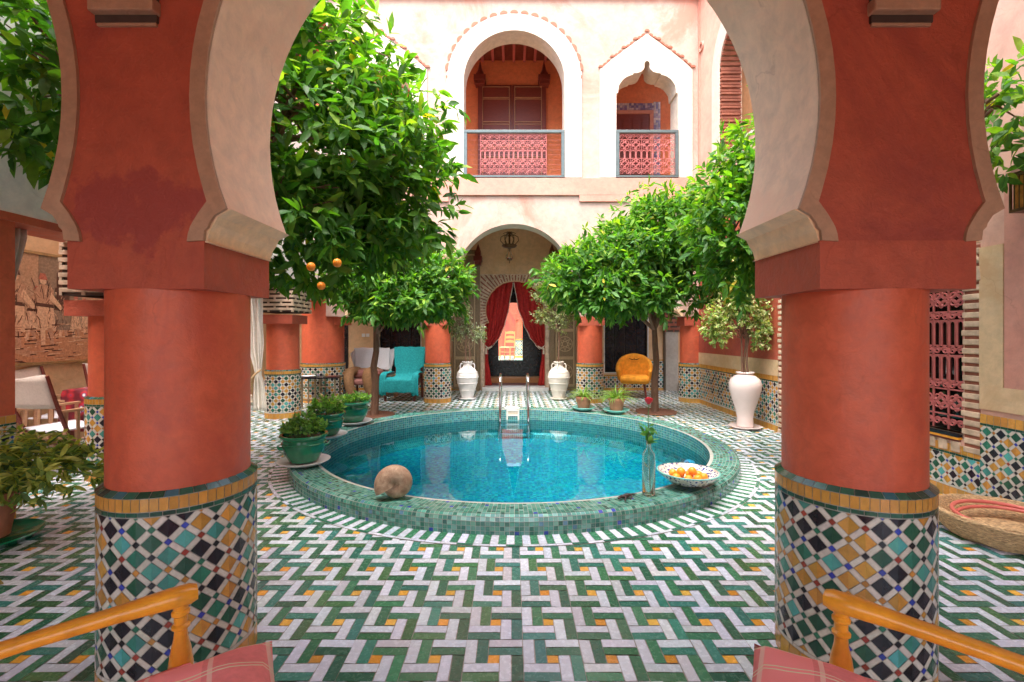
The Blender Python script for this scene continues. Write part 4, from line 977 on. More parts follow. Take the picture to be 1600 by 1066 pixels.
# ================================================================ POTS AND PLANTS
def leaf_at(par,name,P,D,**k): return foliage(name,np.array(P,float),nrm(np.array(D,float)),parent=par,**k)
GLZ=[(.13,.28,.06),(.20,.38,.09),(.09,.20,.05),(.28,.44,.14)]
def green_pot(label,loc,s,n,rz,tall=.17,flowers=False):
    t=thing('plant_pot',label,'potted plant',loc,rz,'green glazed plant pots on the pool rim')
    m=MB(); m.lathe([(.0,.035),(.10,.035),(.13,.04),(.175,.12),(.195,.20),(.19,.25),(.212,.27),(.222,.285),(.215,.298),(.19,.295),(.185,.27),(.17,.262)],n=40)
    m.lathe([(.19,.205),(.205,.213),(.200,.222),(.192,.223)],n=40)
    o=m.build('pot','greenglaze',t,50)
    m=MB(); m.lathe([(.0,.255),(.18,.258)],n=24); m.build('soil','soil',t)
    for a in(0,PI):
        m=MB(); m.tube([(math.cos(a)*.17,math.sin(a)*.17-.03,.17),(math.cos(a)*.215,math.sin(a)*.215-.02,.175),(math.cos(a)*.225,math.sin(a)*.225+.0,.19),(math.cos(a)*.215,math.sin(a)*.215+.02,.175),(math.cos(a)*.17,math.sin(a)*.17+.03,.17)],.014,8); m.build('handle','greenglaze',t,60)
    m=MB(); m.lathe([(.0,.004),(.14,.002),(.19,.018),(.235,.040),(.240,.046),(.228,.047),(.185,.028),(.0,.022)],n=40); m.build('saucer','whitepot',t,60)
    P=[];D=[]
    for i in range(n):
        a=rnd.uniform(0,2*PI); r=.19*math.sqrt(rnd.random()); z=.30+tall*(1-(r/.24)**2)*rnd.uniform(.3,1); P.append((r*math.cos(a)*1.05,r*math.sin(a)*1.05,z)); D.append((r*math.cos(a)*4,r*math.sin(a)*4,.8))
    leaf_at(t,'plant',P,D,k=7,ln=.060,wd=.034,pal=GLZ,droop=.1,twig=.04,spread=.9)
    m=MB()
    for p in P[::3]: m.tube([(p[0]*.5,p[1]*.5,.25),(p[0]*.8,p[1]*.8,(p[2]+.25)/2),p],.004,4)
    m.build('stems','stem',t)
    if flowers:
        for p in P[::8]: foliage('flower',np.array([(p[0],p[1],p[2]+.03)]),np.array([(0,0,1.0)]),7,.030,.022,[(.75,.6,.55),(.7,.62,.6)],t,mat='paleleaf',twig=.01,spread=1.5)
    t.scale=(s,s,s); return t
green_pot('green glazed pot nearest the camera on the left pool rim with bushy jade plant',(-1.955,4.33,kz),.97,85,.5,.20)
green_pot('middle green glazed pot of the row with pale flowering plant',(-2.20,5.45,kz),1.0,80,2.2,.20,True)
green_pot('furthest green glazed pot of the row by the thin tree trunk with low leafy plant',(-2.17,6.28,kz),1.05,60,1.2,.09)
def spider_pot(label,loc,s,seed,n=95):
    rr=random.Random(seed); t=thing('spider_plant',label,'potted plant',loc,rr.uniform(0,6),'spider plants in terracotta pots on teal saucers')
    m=MB(); m.lathe([(.0,.03),(.085,.03),(.088,.05),(.093,.055),(.115,.185),(.128,.19),(.13,.225),(.118,.228),(.112,.20),(.0,.20)],n=32); m.build('pot','terracotta',t,45)
    m=MB(); m.lathe([(.0,.003),(.10,.002),(.12,.01),(.185,.050),(.195,.058),(.186,.062),(.115,.028),(.0,.024)],n=36); m.build('saucer','teal',t,50)
    m=MB()
    for i in range(n):
        a=rr.uniform(0,2*PI); L=rr.uniform(.18,.36); el=rr.uniform(.5,1.35); w=rr.uniform(.006,.011); c=rr.choice([(.16,.28,.05),(.30,.40,.13),(.22,.34,.08),(.42,.46,.22),(.12,.22,.04)])
        d=Vector((math.cos(a),math.sin(a),0)); sd_=Vector((-math.sin(a),math.cos(a),0)); p=Vector((0,0,.20))+d*rr.uniform(0,.05); vel=d*math.cos(el)+Vector((0,0,math.sin(el))); vs=[];fs=[];K=7
        for q in range(K):
            ww=w*(1-(q/(K-1))**2*.95); vs+=[p-sd_*ww,p+Vector((0,0,-.002)),p+sd_*ww]; p=p+vel*(L/(K-1)); vel=(vel+Vector((0,0,-.30))).normalized()
        for q in range(K-1): b=q*3; fs+=[(b,b+1,b+4,b+3),(b+1,b+2,b+5,b+4)]
        m.add(vs,fs,0,c)
    m.build('leaves','paleleaf',t,180,col=True)
    t.scale=(s,s,s); return t
spider_pot('smaller spider plant in terracotta pot on teal saucer just left of its twin',(1.135,7.38,kz),.98,4)
spider_pot('larger spider plant with trailing runners in terracotta pot nearer the tree trunk',(1.60,7.13,kz),1.04,9,130)
def urn(label,loc,mat,prof,handles,saucer,rings=(),group=None):
    t=thing('urn',label,'urn',loc,rnd.uniform(-.3,.3),group)
    m=MB(); m.lathe(prof,n=48); m.build('body',mat,t,50)
    if rings:
        m=MB()
        for r,z in rings: m.lathe([(r-.004,z-.008),(r+.006,z-.004),(r+.006,z+.004),(r-.004,z+.008)],n=48)
        m.build('raised_ring',mat,t,50)
    if handles:
        for a in(0,PI,PI/2,-PI/2):
            m=MB(); q=[(.085,.735),(.135,.74),(.150,.70),(.145,.655),(.150,.62)]; m.tube([(r*math.cos(a),r*math.sin(a),z) for r,z in q],.012,8); m.build('handle',mat,t,60)
    m=MB(); rs=saucer; m.lathe([(0,.003),(rs*.8,.002),(rs,.03),(rs+.01,.036),(rs-.006,.040),(rs*.78,.018),(0,.016)],n=40); m.build('saucer',mat,t,50); return t
UP=[(.0,.02),(.115,.02),(.12,.05),(.155,.18),(.205,.36),(.225,.46),(.215,.54),(.165,.62),(.105,.665),(.088,.69),(.088,.755),(.108,.765),(.108,.785),(.088,.783),(.08,.70),(.0,.70)]
RG=[(.166,.205),(.206,.345),(.226,.465),(.205,.565)]
ul=urn('bluish white ribbed urn with small handles left of the doorway',(-.93,9.50,0),'whitepot',UP,True,.17,RG,'ribbed white urns flanking the doorway')
ur=urn('cream ribbed urn with small handles right of the doorway',(.95,9.50,0),'creampot',UP,True,.17,RG,'ribbed white urns flanking the doorway')
ub=urn('tall smooth rose white vase holding a leafy ficus by the right wall',(3.33,6.62,0),'pinkpot',[(.0,.03),(.11,.03),(.115,.05),(.105,.15),(.125,.26),(.175,.42),(.212,.56),(.218,.64),(.19,.71),(.13,.755),(.105,.77),(.105,.785),(.125,.795),(.12,.81),(.095,.80),(.0,.78)],False,.215)
OL=[(.30,.32,.24),(.22,.25,.17),(.40,.42,.36),(.16,.20,.12)]
def small_tree(label,loc,stems,cl,dens,ln,wd,pal,seed,name='olive_tree',k=6,droop=.3,mat='paleleaf'):
    rr=random.Random(seed); t=thing(name,label,'potted tree',loc)
    m=MB()
    for s_ in stems:
        m.tube([s_[0]]+[Vector(s_[0]).lerp(Vector(s_[1]),f)+Vector((rr.uniform(-.02,.02),rr.uniform(-.02,.02),0)) for f in(.25,.5,.75)]+[s_[1]],[.014,.013,.012,.010,.007],6)
        for c_,r_,q in cl:
            for _ in range(3):
                e=Vector(c_)+Vector((rr.uniform(-1,1)*r_[0],rr.uniform(-1,1)*r_[1],rr.uniform(-.8,.8)*r_[2])); a=Vector(s_[0]).lerp(Vector(s_[1]),rr.uniform(.6,1)); m.tube([a,a.lerp(e,.5)+Vector((0,0,.04)),e],[.006,.004,.002],4)
    m.build('stems','bark',t,60)
    P,D=blobs(cl,dens,.15); foliage('leaves',P,D,k,ln,wd,pal,t,mat=mat,droop=droop,twig=.07); return t
small_tree('thin silvery olive tree growing in the left ribbed urn',(-.93,9.50,.70),[((-.03,0,0),(-.03,0,.85)),((.05,0,0),(.04,0,.8))],[((-.02,0,.95),(.16,.16,.35),1),((-.22,0,.72),(.22,.18,.22),.9),((.22,0,.66),(.24,.18,.2),.9)],120,.060,.020,OL,3)
small_tree('tall leaning olive tree growing in the right ribbed urn',(.95,9.50,.70),[((0,0,0),(.02,0,1.0)),((.02,0,.5),(-.2,-.05,1.7))],[((.02,0,1.05),(.32,.22,.42),1.8),((-.30,-.05,1.55),(.30,.2,.35),1.4),((-.35,0,1.05),(.25,.2,.22),.7),((-.15,-.05,2.0),(.22,.2,.25),.5)],140,.066,.024,[(.24,.26,.13),(.30,.32,.20),(.18,.22,.10),(.36,.34,.2)],4)
small_tree('variegated ficus with several bare stems growing in the tall smooth vase',(3.33,6.62,.78),[((-.04,0,0),(-.06,0,.75)),((0,.02,0),(0,.02,.8)),((.04,0,0),(.06,0,.78)),((.02,-.03,0),(.03,-.02,.72))],
  [((0,0,1.02),(.46,.32,.42),3.4),((-.44,-.05,.68),(.24,.22,.34),1.5),((.20,-.1,.62),(.22,.25,.34),1.1),((-.12,0,1.40),(.34,.28,.26),1.2)],120,.055,.030,[(.42,.40,.20),(.52,.48,.28),(.14,.24,.06),(.20,.30,.09),(.34,.34,.14)],5,'ficus_tree',7,.8)
# schefflera at the left front
t=thing('umbrella_plant','bushy yellow green umbrella plant in a terracotta pot on a dark tray','potted plant',(-3.42,3.0,0))
m=MB(); m.lathe([(.0,.03),(.11,.03),(.15,.28),(.165,.285),(.165,.32),(.15,.32),(.145,.28),(0,.27)],n=32); m.build('pot','terracotta',t,45)
m=MB(); m.lathe([(0,.004),(.24,.003),(.27,.035),(.28,.04),(.27,.046),(.24,.018),(0,.016)],n=40); m.build('tray','greenglaze',t,50)
P,D=blobs([((.18,0,.50),(.45,.40,.25),1.5),((.50,.0,.46),(.26,.28,.16),.7),((-.1,0,.5),(.3,.35,.22),.5)],80,.4)
foliage('leaves',P,D,9,.085,.030,[(.36,.36,.07),(.28,.32,.07),(.46,.42,.12),(.18,.24,.06),(.10,.16,.04)],t,mat='paleleaf',droop=.35,twig=.02,spread=1.6)
m=MB()
for p in P[::5]: m.tube([(0,0,.25),(p[0]*.5,p[1]*.5,.5),tuple(p)],.006,5)
m.build('stems','stem',t)
# ================================================================ THINGS ON THE POOL RIM
# spiral fossil shell
t=thing('stone_shell','round brown fossil shell standing on the near pool rim','ornament',(-.865,3.42,kz+.002),R(8))
m=MB(); n=72; K=22; vs=[];fs=[]
# planispiral: the tube's centre runs round the axis; the last whorl swallows the inner ones
TH0=R(208)-2*PI*1.35
for i in range(n+1):
    f=i/n; th=TH0+2*PI*1.35*f; g_=math.exp(-.50*(1-f)*1.35); Rr=.080*g_; rad=.082*g_
    cd=Vector((math.cos(th),0,math.sin(th)))
    for k_ in range(K):
        a=2*PI*k_/K; vs.append(tuple(cd*(Rr+rad*math.cos(a)*(1.0 if math.cos(a)>0 else 1.03))+Vector((0,rad*.85*math.sin(a),.112))))
for i in range(n):
    for k_ in range(K): fs.append((i*K+k_,i*K+(k_+1)%K,(i+1)*K+(k_+1)%K,(i+1)*K+k_))
last=[Vector(v) for v in vs[n*K:(n+1)*K]]; cen=sum(last,Vector())/K; b=len(vs); th=R(208); tang=Vector((-math.sin(th),0,math.cos(th)))
for s_,dp in((.86,0),(.72,.03),(.45,.07),(.05,.085)): vs+=[tuple(cen+(p-cen)*s_-tang*dp) for p in last]
for q in range(4):
    o0=n*K if q==0 else b+(q-1)*K; o1=b+q*K
    for k_ in range(K): fs.append((o0+k_,o0+(k_+1)%K,o1+(k_+1)%K,o1+k_))
m.add(vs,fs); m.build('shell','shell',t,60)
# bottle with a rose
bt=thing('glass_bottle','clear glass bottle of water holding one rose on the near pool rim','bottle',at(1013,774,3.50)*1)
bt.location=(1.03,3.50,kz+.002)
m=MB(); m.lathe([(0,.012),(.03,.004),(.043,0),(.048,.006),(.048,.29),(.044,.315),(.022,.345),(.0175,.36),(.0165,.44),(.020,.445),(.020,.455),(.013,.456),(.013,.36),(.0185,.343),(.040,.312),(.0445,.288),(.0445,.02),(.0,.024)],n=32); m.build('glass','glass',bt,50)
m=MB(); m.lathe([(0,.026),(.0435,.022),(.0435,.27),(0,.27)],n=24) if 0 else None
ro=thing('rose','single red rose with green leaves standing in the glass bottle','flower',(1.03,3.50,kz+.03))
m=MB(); m.tube([(.012,0,0),(.004,0,.2),(0,0,.43),(-.004,0,.55),(.002,0,.67)],[.003,.003,.0032,.003,.003],6); m.build('stem','stem',ro,60)
m=MB()
m.lathe([(0,.655),(.012,.66),(.021,.675),(.024,.69),(.018,.705),(.012,.70),(.016,.688),(.008,.675)],n=16)
for i in range(11):
    a=i*2.4; r=.006+.0014*i; m.lathe([(r*.4,.664),(r+.006,.676),(r+.010,.692),(r+.004+.001*i,.712-.0012*i),(r+.009,.690)],n=7,a0=a,a1=a+1.9)
m.build('petals','rose',ro,80)
leaf_at(ro,'leaves',[(0,0,.46),(0,0,.43),(.0,0,.50),(0,0,.38)],[(.6,0,.5),(-.6,.1,.3),(.2,-.4,.8),(.1,.2,.4)],k=4,ln=.095,wd=.048,pal=[(.06,.18,.05),(.09,.24,.06),(.16,.30,.10)],droop=.2,twig=.05,spread=1.1)
# lizard carving
lz=thing('lizard_figurine','small dark wooden lizard lying on the rim beside the glass bottle','figurine',(.835,3.42,kz+.012),R(28))
m=MB(); m.tube([(-.075,-.01,.004),(-.055,0,.008),(-.035,.004,.007),(-.01,0,.010),(.02,-.004,.012),(.045,0,.010),(.085,.012,.006),(.12,.006,.003)],[.007,.013,.010,.016,.017,.012,.007,.002],10)
for x,y,s_ in((-.02,0,1),(-.02,0,-1),(.035,0,1),(.035,0,-1)): m.tube([(x,0,.008),(x+.004,s_*.024,.010),(x-.012,s_*.034,-.006),(x-.022,s_*.04,-.009)],[.007,.006,.005,.003],6)
m.build('body','lizard',lz,70)
# bowl and oranges
bo=thing('fruit_bowl','wide blue patterned ceramic bowl on the near right pool rim','bowl',(1.415,3.73,kz+.002))
m=MB(); m.lathe([(0,.004),(.07,.0),(.08,.006),(.09,.012),(.16,.035),(.215,.078),(.238,.108),(.241,.112),(.236,.115),(.212,.088),(.15,.045),(.09,.026),(0,.020)],n=56); m.build('bowl','bowl',bo,55)
m=MB(); m.lathe([(.233,.106),(.2425,.109),(.2425,.116),(.233,.118)],n=56); m.build('rim','teal',bo,60)
oo=[(-.10,-.02,.075),(-.045,.05,.078),(.035,.055,.078),(.10,.035,.078),(-.015,-.055,.072),(.055,-.06,.074),(.115,-.035,.08),(-.055,.0,.115),(.035,.0,.120),(-.10,.065,.085)]
lb_=['leftmost','upper left','top right rear','right rear','front middle left','front middle right','rightmost front','upper middle left','topmost','rear left']
om=MB(); om.lathe([(.0,-.032),(.016,-.029),(.028,-.018),(.034,0),(.031,.014),(.02,.027),(.006,.032),(.0,.0305)],n=20); oproto=None
for i,(x,y,z) in enumerate(oo):
    if oproto is None: o_=om.build('orange','orangefruit',None,60); oproto=o_
    else: o_=oproto.copy(); COL.objects.link(o_)
    o_.location=(1.415+x,3.73+y,kz+z-.006); o_.rotation_euler=(rnd.uniform(-1,1),rnd.uniform(-1,1),rnd.uniform(0,6)); tag(o_,'%s orange of the heap in the patterned bowl'%lb_[i],'orange','oranges heaped in the bowl')
# basket on the right
bk=thing('woven_basket','shallow woven straw basket with a pink hoop inside on the right','basket',(3.28,3.05,0),R(-10))
m=MB(); Mx=None
m.lathe([(0,.012),(.26,.008),(.33,.06),(.37,.13),(.375,.165),(.355,.17),(.335,.14),(.29,.05),(0,.03)],n=56,sx=1.05,sy=1.0)
for i in range(12):
    z=.012+i*.013; r=.285+.095*(i/12)**.6; m.tube([(r*1.05*math.cos(t),r*math.sin(t),z+.004*math.sin(9*t+i)) for t in [2*PI*j/56 for j in range(56)]],.009,5,closed=True)
m.build('basket','straw',bk,40)
hp=MB(); hp.tube([(3.28+.29*math.cos(t),3.05+.26*math.sin(t),.135+.02*math.sin(t)) for t in [2*PI*j/48 for j in range(48)]],.013,8,closed=True); hp.tube([(3.28+.27*math.cos(t),3.05+.24*math.sin(t),.11+.02*math.sin(t+1)) for t in [2*PI*j/48 for j in range(48)]],.012,8,closed=True)
tag(hp.build('hose','hoop',smooth=60),'pink hose coiled inside the shallow straw basket','hose')
# dry leaf on the floor at left
lf=foliage('fallen_leaf',np.array([(-2.85,2.50,.012)]),np.array([(1.0,-.2,0)]),1,.16,.07,[(.26,.18,.06)],None,mat='paleleaf',droop=0,twig=0,spread=.1,facing_up=3); tag(lf,'curled dry leaf lying on the floor at the left edge','leaf')
# ================================================================ ARMCHAIRS IN FRONT
def armchair(name,label,A,rz,side):
    """A = world position of the front end of the arm on the given side (-1 left, +1 right)"""
    ca,sa=math.cos(rz),math.sin(rz); lx,ly=side*.275,.24
    o=(A[0]-(lx*ca-ly*sa),A[1]-(lx*sa+ly*ca),0)
    t=thing(name,label,'armchair',o,rz,'yellow painted armchairs facing the pool')
    for s_ in(-1,1):
        m=MB(); L=[(s_*.275,.255,.640,.030,.022),(s_*.277,.21,.640,.030,.022),(s_*.283,.10,.637,.023,.017),(s_*.295,-.05,.630,.021,.015),(s_*.300,-.18,.624,.023,.015),(s_*.285,-.30,.628,.026,.016)]
        vs=[];fs=[];K=12
        for (x,y,z,w_,h_) in L:
            for k_ in range(K):
                a=2*PI*k_/K; cc=math.copysign(abs(math.cos(a))**.55,math.cos(a)); ss_=math.copysign(abs(math.sin(a))**.55,math.sin(a)); vs.append((x+w_*cc,y,z+h_*ss_))
        for i in range(len(L)-1):
            for k_ in range(K): fs.append((i*K+k_,i*K+(k_+1)%K,(i+1)*K+(k_+1)%K,(i+1)*K+k_))
        cap=[(x*.0+s_*.275+(v[0]-s_*.275)*.75,.272,.640+(v[2]-.640)*.75) for v in vs[:K] for x in(0,)]; b=len(vs); vs+=cap
        for k_ in range(K): fs.append((b+k_,b+(k_+1)%K,(k_+1)%K,k_))
        fs.append(tuple(b+k_ for k_ in range(K))); fs.append(tuple((len(L)-1)*K+k_ for k_ in range(K))[::-1])
        m.add(vs,fs); fixn(m.build('armrest','yellow',t,55))
        m=MB(); m.lathe([(.0,0),(.014,0),(.020,.12),(.024,.30),(.024,.37),(.019,.385),(.025,.41),(.029,.455),(.024,.495),(.0165,.53),(.0150,.552),(.0215,.557),(.0215,.563),(.0155,.568),(.0160,.588),(.0215,.593),(.0215,.600),(.0165,.606),(.023,.624)],(s_*.275,.235,0),24); m.build('front_post','yellow',t,35)
        m=MB(); m.tube([(s_*.26,-.30,0),(s_*.265,-.28,.42),(s_*.27,-.31,.64),(s_*.25,-.38,.98)],[.018,.024,.022,.018],10); m.build('back_post','yellow',t,50)
    m=MB(); m.box(-.265,.265,-.28,.25,.36,.42,bv=.012); m.build('seat_frame','yellow',t)
    m=MB(); m.box(-.26,.26,-.27,.26,.42,.47,bv=.02); m.build('seat_pad','plaid',t)
    for z in(.60,.75,.90):
        m=MB(); m.tube([(-.26,-.31-(z-.5)*.12,z),(0,-.34-(z-.5)*.12,z+.02),(.26,-.31-(z-.5)*.12,z)],[.016,.022,.016],8); m.build('back_slat','yellow',t,50)
    for z in(.18,):
        m=MB(); m.tube([(-.27,.235,z),(.27,.235,z)],.012,8); m.tube([(-.26,-.29,z),(.26,-.29,z)],.012,8)
        for s_ in(-1,1): m.tube([(s_*.27,.235,z+.05),(s_*.26,-.29,z+.05)],.012,8)
        m.build('stretcher','yellow',t,50)
    return t
armchair('yellow_armchair','yellow painted armchair with turned posts at the bottom left',(-.895,1.255),R(-50),-1)
armchair('yellow_armchair','yellow painted armchair with turned posts at the bottom right',(.865,1.225),R(45),1)
def cushion(label,loc,rot,w_=.44,th=.13):
    m=MB(); n=22; vs=[];fs=[]
    for s_ in(1,-1):
        for i in range(n+1):
            for j in range(n+1):
                u_=i/n*2-1; v=j/n*2-1; e=max(0,(1-u_*u_)*(1-v*v))**.42
                pin=1-.035*(1-abs(u_)**2)*abs(v)**3; pin2=1-.035*(1-abs(v)**2)*abs(u_)**3
                wr=.006*math.sin(9*u_+5*v)*math.sin(7*v-3*u_)*e
                vs.append((u_*w_/2*pin2,s_*(th/2*e+wr),v*w_/2*pin))
    k_=(n+1)**2
    for i in range(n):
        for j in range(n):
            a=i*(n+1)+j; fs.append((a,a+1,a+n+2,a+n+1)); fs.append((a+k_,a+n+1+k_,a+n+2+k_,a+1+k_))
    m.add(vs,fs); o=m.build('cushion','plaid',None,180)
    o.location=loc; o.rotation_euler=rot; 
    bm=bmesh.new(); bm.from_mesh(o.data); bmesh.ops.remove_doubles(bm,verts=bm.verts,dist=.0005); bmesh.ops.recalc_face_normals(bm,faces=bm.faces[:]); bm.to_mesh(o.data); bm.free()
    return tag(o,label,'cushion','pink plaid cushions on the yellow armchairs')
cushion('pink plaid cushion on the armchair at the bottom left',(-.660,.800,.600),(R(-93),R(-4),R(32)),.47)
cushion('pink plaid cushion on the armchair at the bottom right',(.660,.795,.597),(R(-93),R(4),R(-32)),.47)
# ================================================================ CURTAINS
def curtain_surf(left,right,zs,y0,amp,folds,n=60,ph=0):
    """left/right: functions z->x ; surface hangs in the XZ plane round y0"""
    vs=[];fs=[];m_=len(zs)
    for j,z in enumerate(zs):
        a,b=left(z),right(z); w_=b-a
        for i in range(n+1):
            s_=i/n; A=amp*(.5+.5*min(1,w_/.4)); y=y0+A*math.sin(s_*folds*2*PI+ph+.6*math.sin(z*2))+A*.3*math.sin(s_*folds*5.1*PI+z)
            vs.append((a+w_*s_+.004*math.sin(z*9+i),y,z))
    for j in range(m_-1):
        for i in range(n): a=j*(n+1)+i; fs.append((a,a+1,a+n+2,a+n+1))
    return vs,fs
def interp(tab):
    tab=sorted(tab)
    def f(z):
        if z<=tab[0][0]: return tab[0][1]
        for (z0,x0),(z1,x1) in zip(tab,tab[1:]):
            if z<=z1: t=(z-z0)/(z1-z0); t=t*t*(3-2*t)*.5+t*.5; return x0+(x1-x0)*t
        return tab[-1][1]
    return f
def solid(o,th=.006):
    md=o.modifiers.new('thickness','SOLIDIFY'); md.thickness=th; md.offset=0; return o
for sg,lab,rg in((-1,'left red velvet curtain tied back in the arched doorway',None),(1,'right red velvet curtain tied back in the arched doorway',None)):
    t=thing('red_curtain',lab,'curtain',(0,0,0),0,'red velvet curtains of the doorway')
    yc=WY+.22
    zs=[2.66-i*(2.66-.98)/30 for i in range(31)]
    # x measured from the middle outwards
    outr=interp([(.98,.80),(1.5,.80),(1.9,.80),(2.66,.80)])
    if sg<0: inn=interp([(.98,.66),(1.10,.52),(1.3,.36),(1.6,.25),(2.0,.15),(2.66,.045)])
    else: inn=interp([(.94,.66),(1.08,.52),(1.3,.36),(1.6,.22),(2.0,.08),(2.66,-.02)])
    mk=lambda f_: (lambda z:DX+sg*f_(z))
    L_,R_=(mk(outr),mk(inn)) if sg<0 else (mk(inn),mk(outr))
    m=MB(); vs,fs=curtain_surf(L_,R_,zs,yc,.035,5.5); m.add(vs,fs); solid(m.build('drape','redvelvet',t,180))
    zs2=[1.25-i*(1.25-.09)/16 for i in range(17)]
    inn2=interp([(.09,.56),(.3,.60),(.8,.66),(1.25,.66)]); out2=interp([(.09,.76),(.6,.78),(1.25,.80)])
    L_,R_=(mk(out2),mk(inn2)) if sg<0 else (mk(inn2),mk(out2))
    m=MB(); vs,fs=curtain_surf(L_,R_,zs2,yc+.01,.02,2.5,30); m.add(vs,fs); solid(m.build('tail','redvelvet',t,180))
    m=MB()
    for i in range(70):
        z=2.60-(2.60-.99)*i/69; x=DX+sg*(inn(z)); m.tube([(x,yc-.04,z),(x-sg*.012,yc-.045,z-.022)],[.007,.009],5)
    for i in range(16):
        x=DX+sg*(.80-(.80-.56)*i/15); z=1.0+.07*((i/15)**2); m.tube([(x,yc-.04,z),(x,yc-.045,z-.045)],[.006,.009],5)
    m.build('fringe','fringe',t,60)
    m=MB(); m.tube([(DX+sg*.70,yc-.06,1.02),(DX+sg*.70,yc-.06,.86)],[.012,.03],8); m.tube([(DX+sg*.64,yc-.05,1.0),(DX+sg*.80,yc-.05,1.12)],.012,6); m.build('tassel','fringe',t,60)
# cream curtain by the left gallery column
t=thing('cream_curtain','cream curtain gathered by a rope beside the left gallery column','curtain',(0,0,0))
yc=7.05; X_=lambda px:(px-CX)/F*yc; Z_=lambda py:H-(py-CY)/F*yc
Lf=interp([(Z_(640),X_(394)),(Z_(600),X_(396)),(Z_(585),X_(398)),(Z_(540),X_(386)),(Z_(440),X_(380))]); Rf=interp([(Z_(640),X_(417)),(Z_(600),X_(413)),(Z_(585),X_(408)),(Z_(540),X_(412)),(Z_(440),X_(408))])
m=MB(); vs,fs=curtain_surf(Lf,Rf,[Z_(440)-i*(Z_(440)-Z_(641))/40 for i in range(41)],yc,.03,3.5,48); m.add(vs,fs); solid(m.build('drape','curtain',t,180))
m=MB(); m.tube([(X_(412),yc-.06,Z_(577)),(X_(405),yc-.09,Z_(583)),(X_(397),yc-.08,Z_(591)),(X_(394),yc-.03,Z_(600)),(X_(393),yc-.03,Z_(612))],.014,6); m.build('rope','straw',t,60)
m=MB(); m.lathe([(.01,.12),(.03,.10),(.022,.08),(.04,0),(0,0)],(X_(393),yc-.03,Z_(622)-.06),12); m.build('tassel','fringe',t,50)
t=thing('cream_curtain','cream curtain hanging at the left gallery opening next to the flat pier','curtain',(0,0,0))
m=MB(); vs=[];fs=[]; n=40; zs=[2.17-i*(2.17-.1)/30 for i in range(31)]
for z in zs:
    wd_=.05+.20*max(0,min(1,(z-1.30)/.8))
    for i in range(n+1):
        s_=i/n; vs.append((-3.86+.025*math.sin(s_*5*2*PI+z),3.40+wd_*s_,z))
for j in range(30):
    for i in range(n): a=j*(n+1)+i; fs.append((a,a+1,a+n+2,a+n+1))
m.add(vs,fs); solid(m.build('drape','curtain',t,180))
# ================================================================ TAPESTRY
t=thing('tapestry','framed brown tapestry of robed figures hanging behind the dining chairs','tapestry',(0,0,0))
tx=-5.585; ty0,ty1,tz0,tz1=4.75,6.40,1.02,2.28
def tp(u_,v,d): return (tx+d,ty0+u_*(ty1-ty0),tz0+v*(tz1-tz0))
TC={'sky':(.52,.31,.19),'wall':(.32,.22,.15),'ground':(.58,.28,.15),'l':(.75,.47,.29),'d':(.14,.07,.05),'m':(.56,.31,.19),'r':(.55,.18,.12)}
m=MB(); m.box(tx-.01,tx,ty0,ty1,tz0,tz1,0,TC['sky'])
def poly(pts,c,d): m.add([tp(a,b,d) for a,b in pts],[tuple(range(len(pts)))],0,TC[c])
poly([(0,0),(1,0),(1,.30),(.6,.34),(.3,.30),(0,.36)],'ground',.001)
poly([(.42,.30),(.42,1),(.75,1),(.75,.30)],'wall',.0014); poly([(.55,.55),(.55,.85),(.60,.92),(.65,.85),(.65,.55)],'d',.0018)
poly([(.0,.30),(0,.22),(.35,.05),(.42,.08)],'m',.0018); poly([(.05,.12),(.3,.0),(.34,.0),(.06,.15)],'d',.0022)
rt=random.Random(5)
def figure(cx,base,h,lean=0,d=.003):
    def q(pts,c,dd): poly([(cx+x*h*.55+lean*y*h,base+y*h) for x,y in pts],c,d+dd)
    q([(-.20,.22),(.20,.20),(.16,.62),(-.12,.64)],'l',0); q([(-.16,.60),(.16,.58),(.20,.80),(.06,.86),(-.06,.86),(-.18,.78)],'m',.0004)
    q([(-.12,.0),(-.04,.0),(-.02,.24),(-.12,.24)],'l',.0003); q([(.06,.0),(.14,.0),(.12,.24),(.02,.24)],'m',.0003)
    q([(.07*math.cos(a*PI/5),.92+.06*math.sin(a*PI/5)) for a in range(10)],'l',.0006); q([(-.09,.93),(.09,.93),(.05,1.02),(-.05,1.02)],'d' if rt.random()<.4 else 'r',.0009)
    q([(.14,.76),(.36,.55),(.32,.50),(.10,.66)],'l',.0008); q([(-.18,.55),(.18,.53),(.17,.58),(-.17,.60)],'d',.001)
    for i in range(46):
        y0_=rt.uniform(.05,.84); x0_=rt.uniform(-.19,.17); l_=rt.uniform(.04,.15); s_=rt.uniform(-.08,.08)+.3*x0_; w0=rt.uniform(.006,.016)
        q([(x0_,y0_),(x0_+w0,y0_),(x0_+s_*.5+w0*1.4,y0_+l_*.5),(x0_+s_+w0,y0_+l_),(x0_+s_,y0_+l_),(x0_+s_*.5,y0_+l_*.5)],rt.choice('ddml'),.0012+i*.00002)
figure(.36,.2,.5,.1,.001); figure(.60,.24,.46,-.1,.001); figure(.79,.26,.36,-.05,.001); figure(.16,.14,.62,.05,.001); figure(.25,.14,.70,.02); figure(.48,.16,.66,-.05,.005); figure(.70,.22,.42,0,.003); figure(.85,.18,.40,.05,.004); figure(.93,.30,.35,0,.002); figure(.10,.2,.6,0,.002)
for i in range(170):
    x=rt.uniform(0,.95); z=rt.uniform(.0,.36); w_=rt.uniform(.01,.09); poly([(x,z),(x+w_,z+.006),(x+w_,z+.014),(x,z+.01)],rt.choice(['d','m','l']),.0026+i*.00002)
m.build('picture',plainattr:=tilemat('tapestry_weave',.9,.35,0,.1,.3),t,None,True)
m=MB(); e=.035
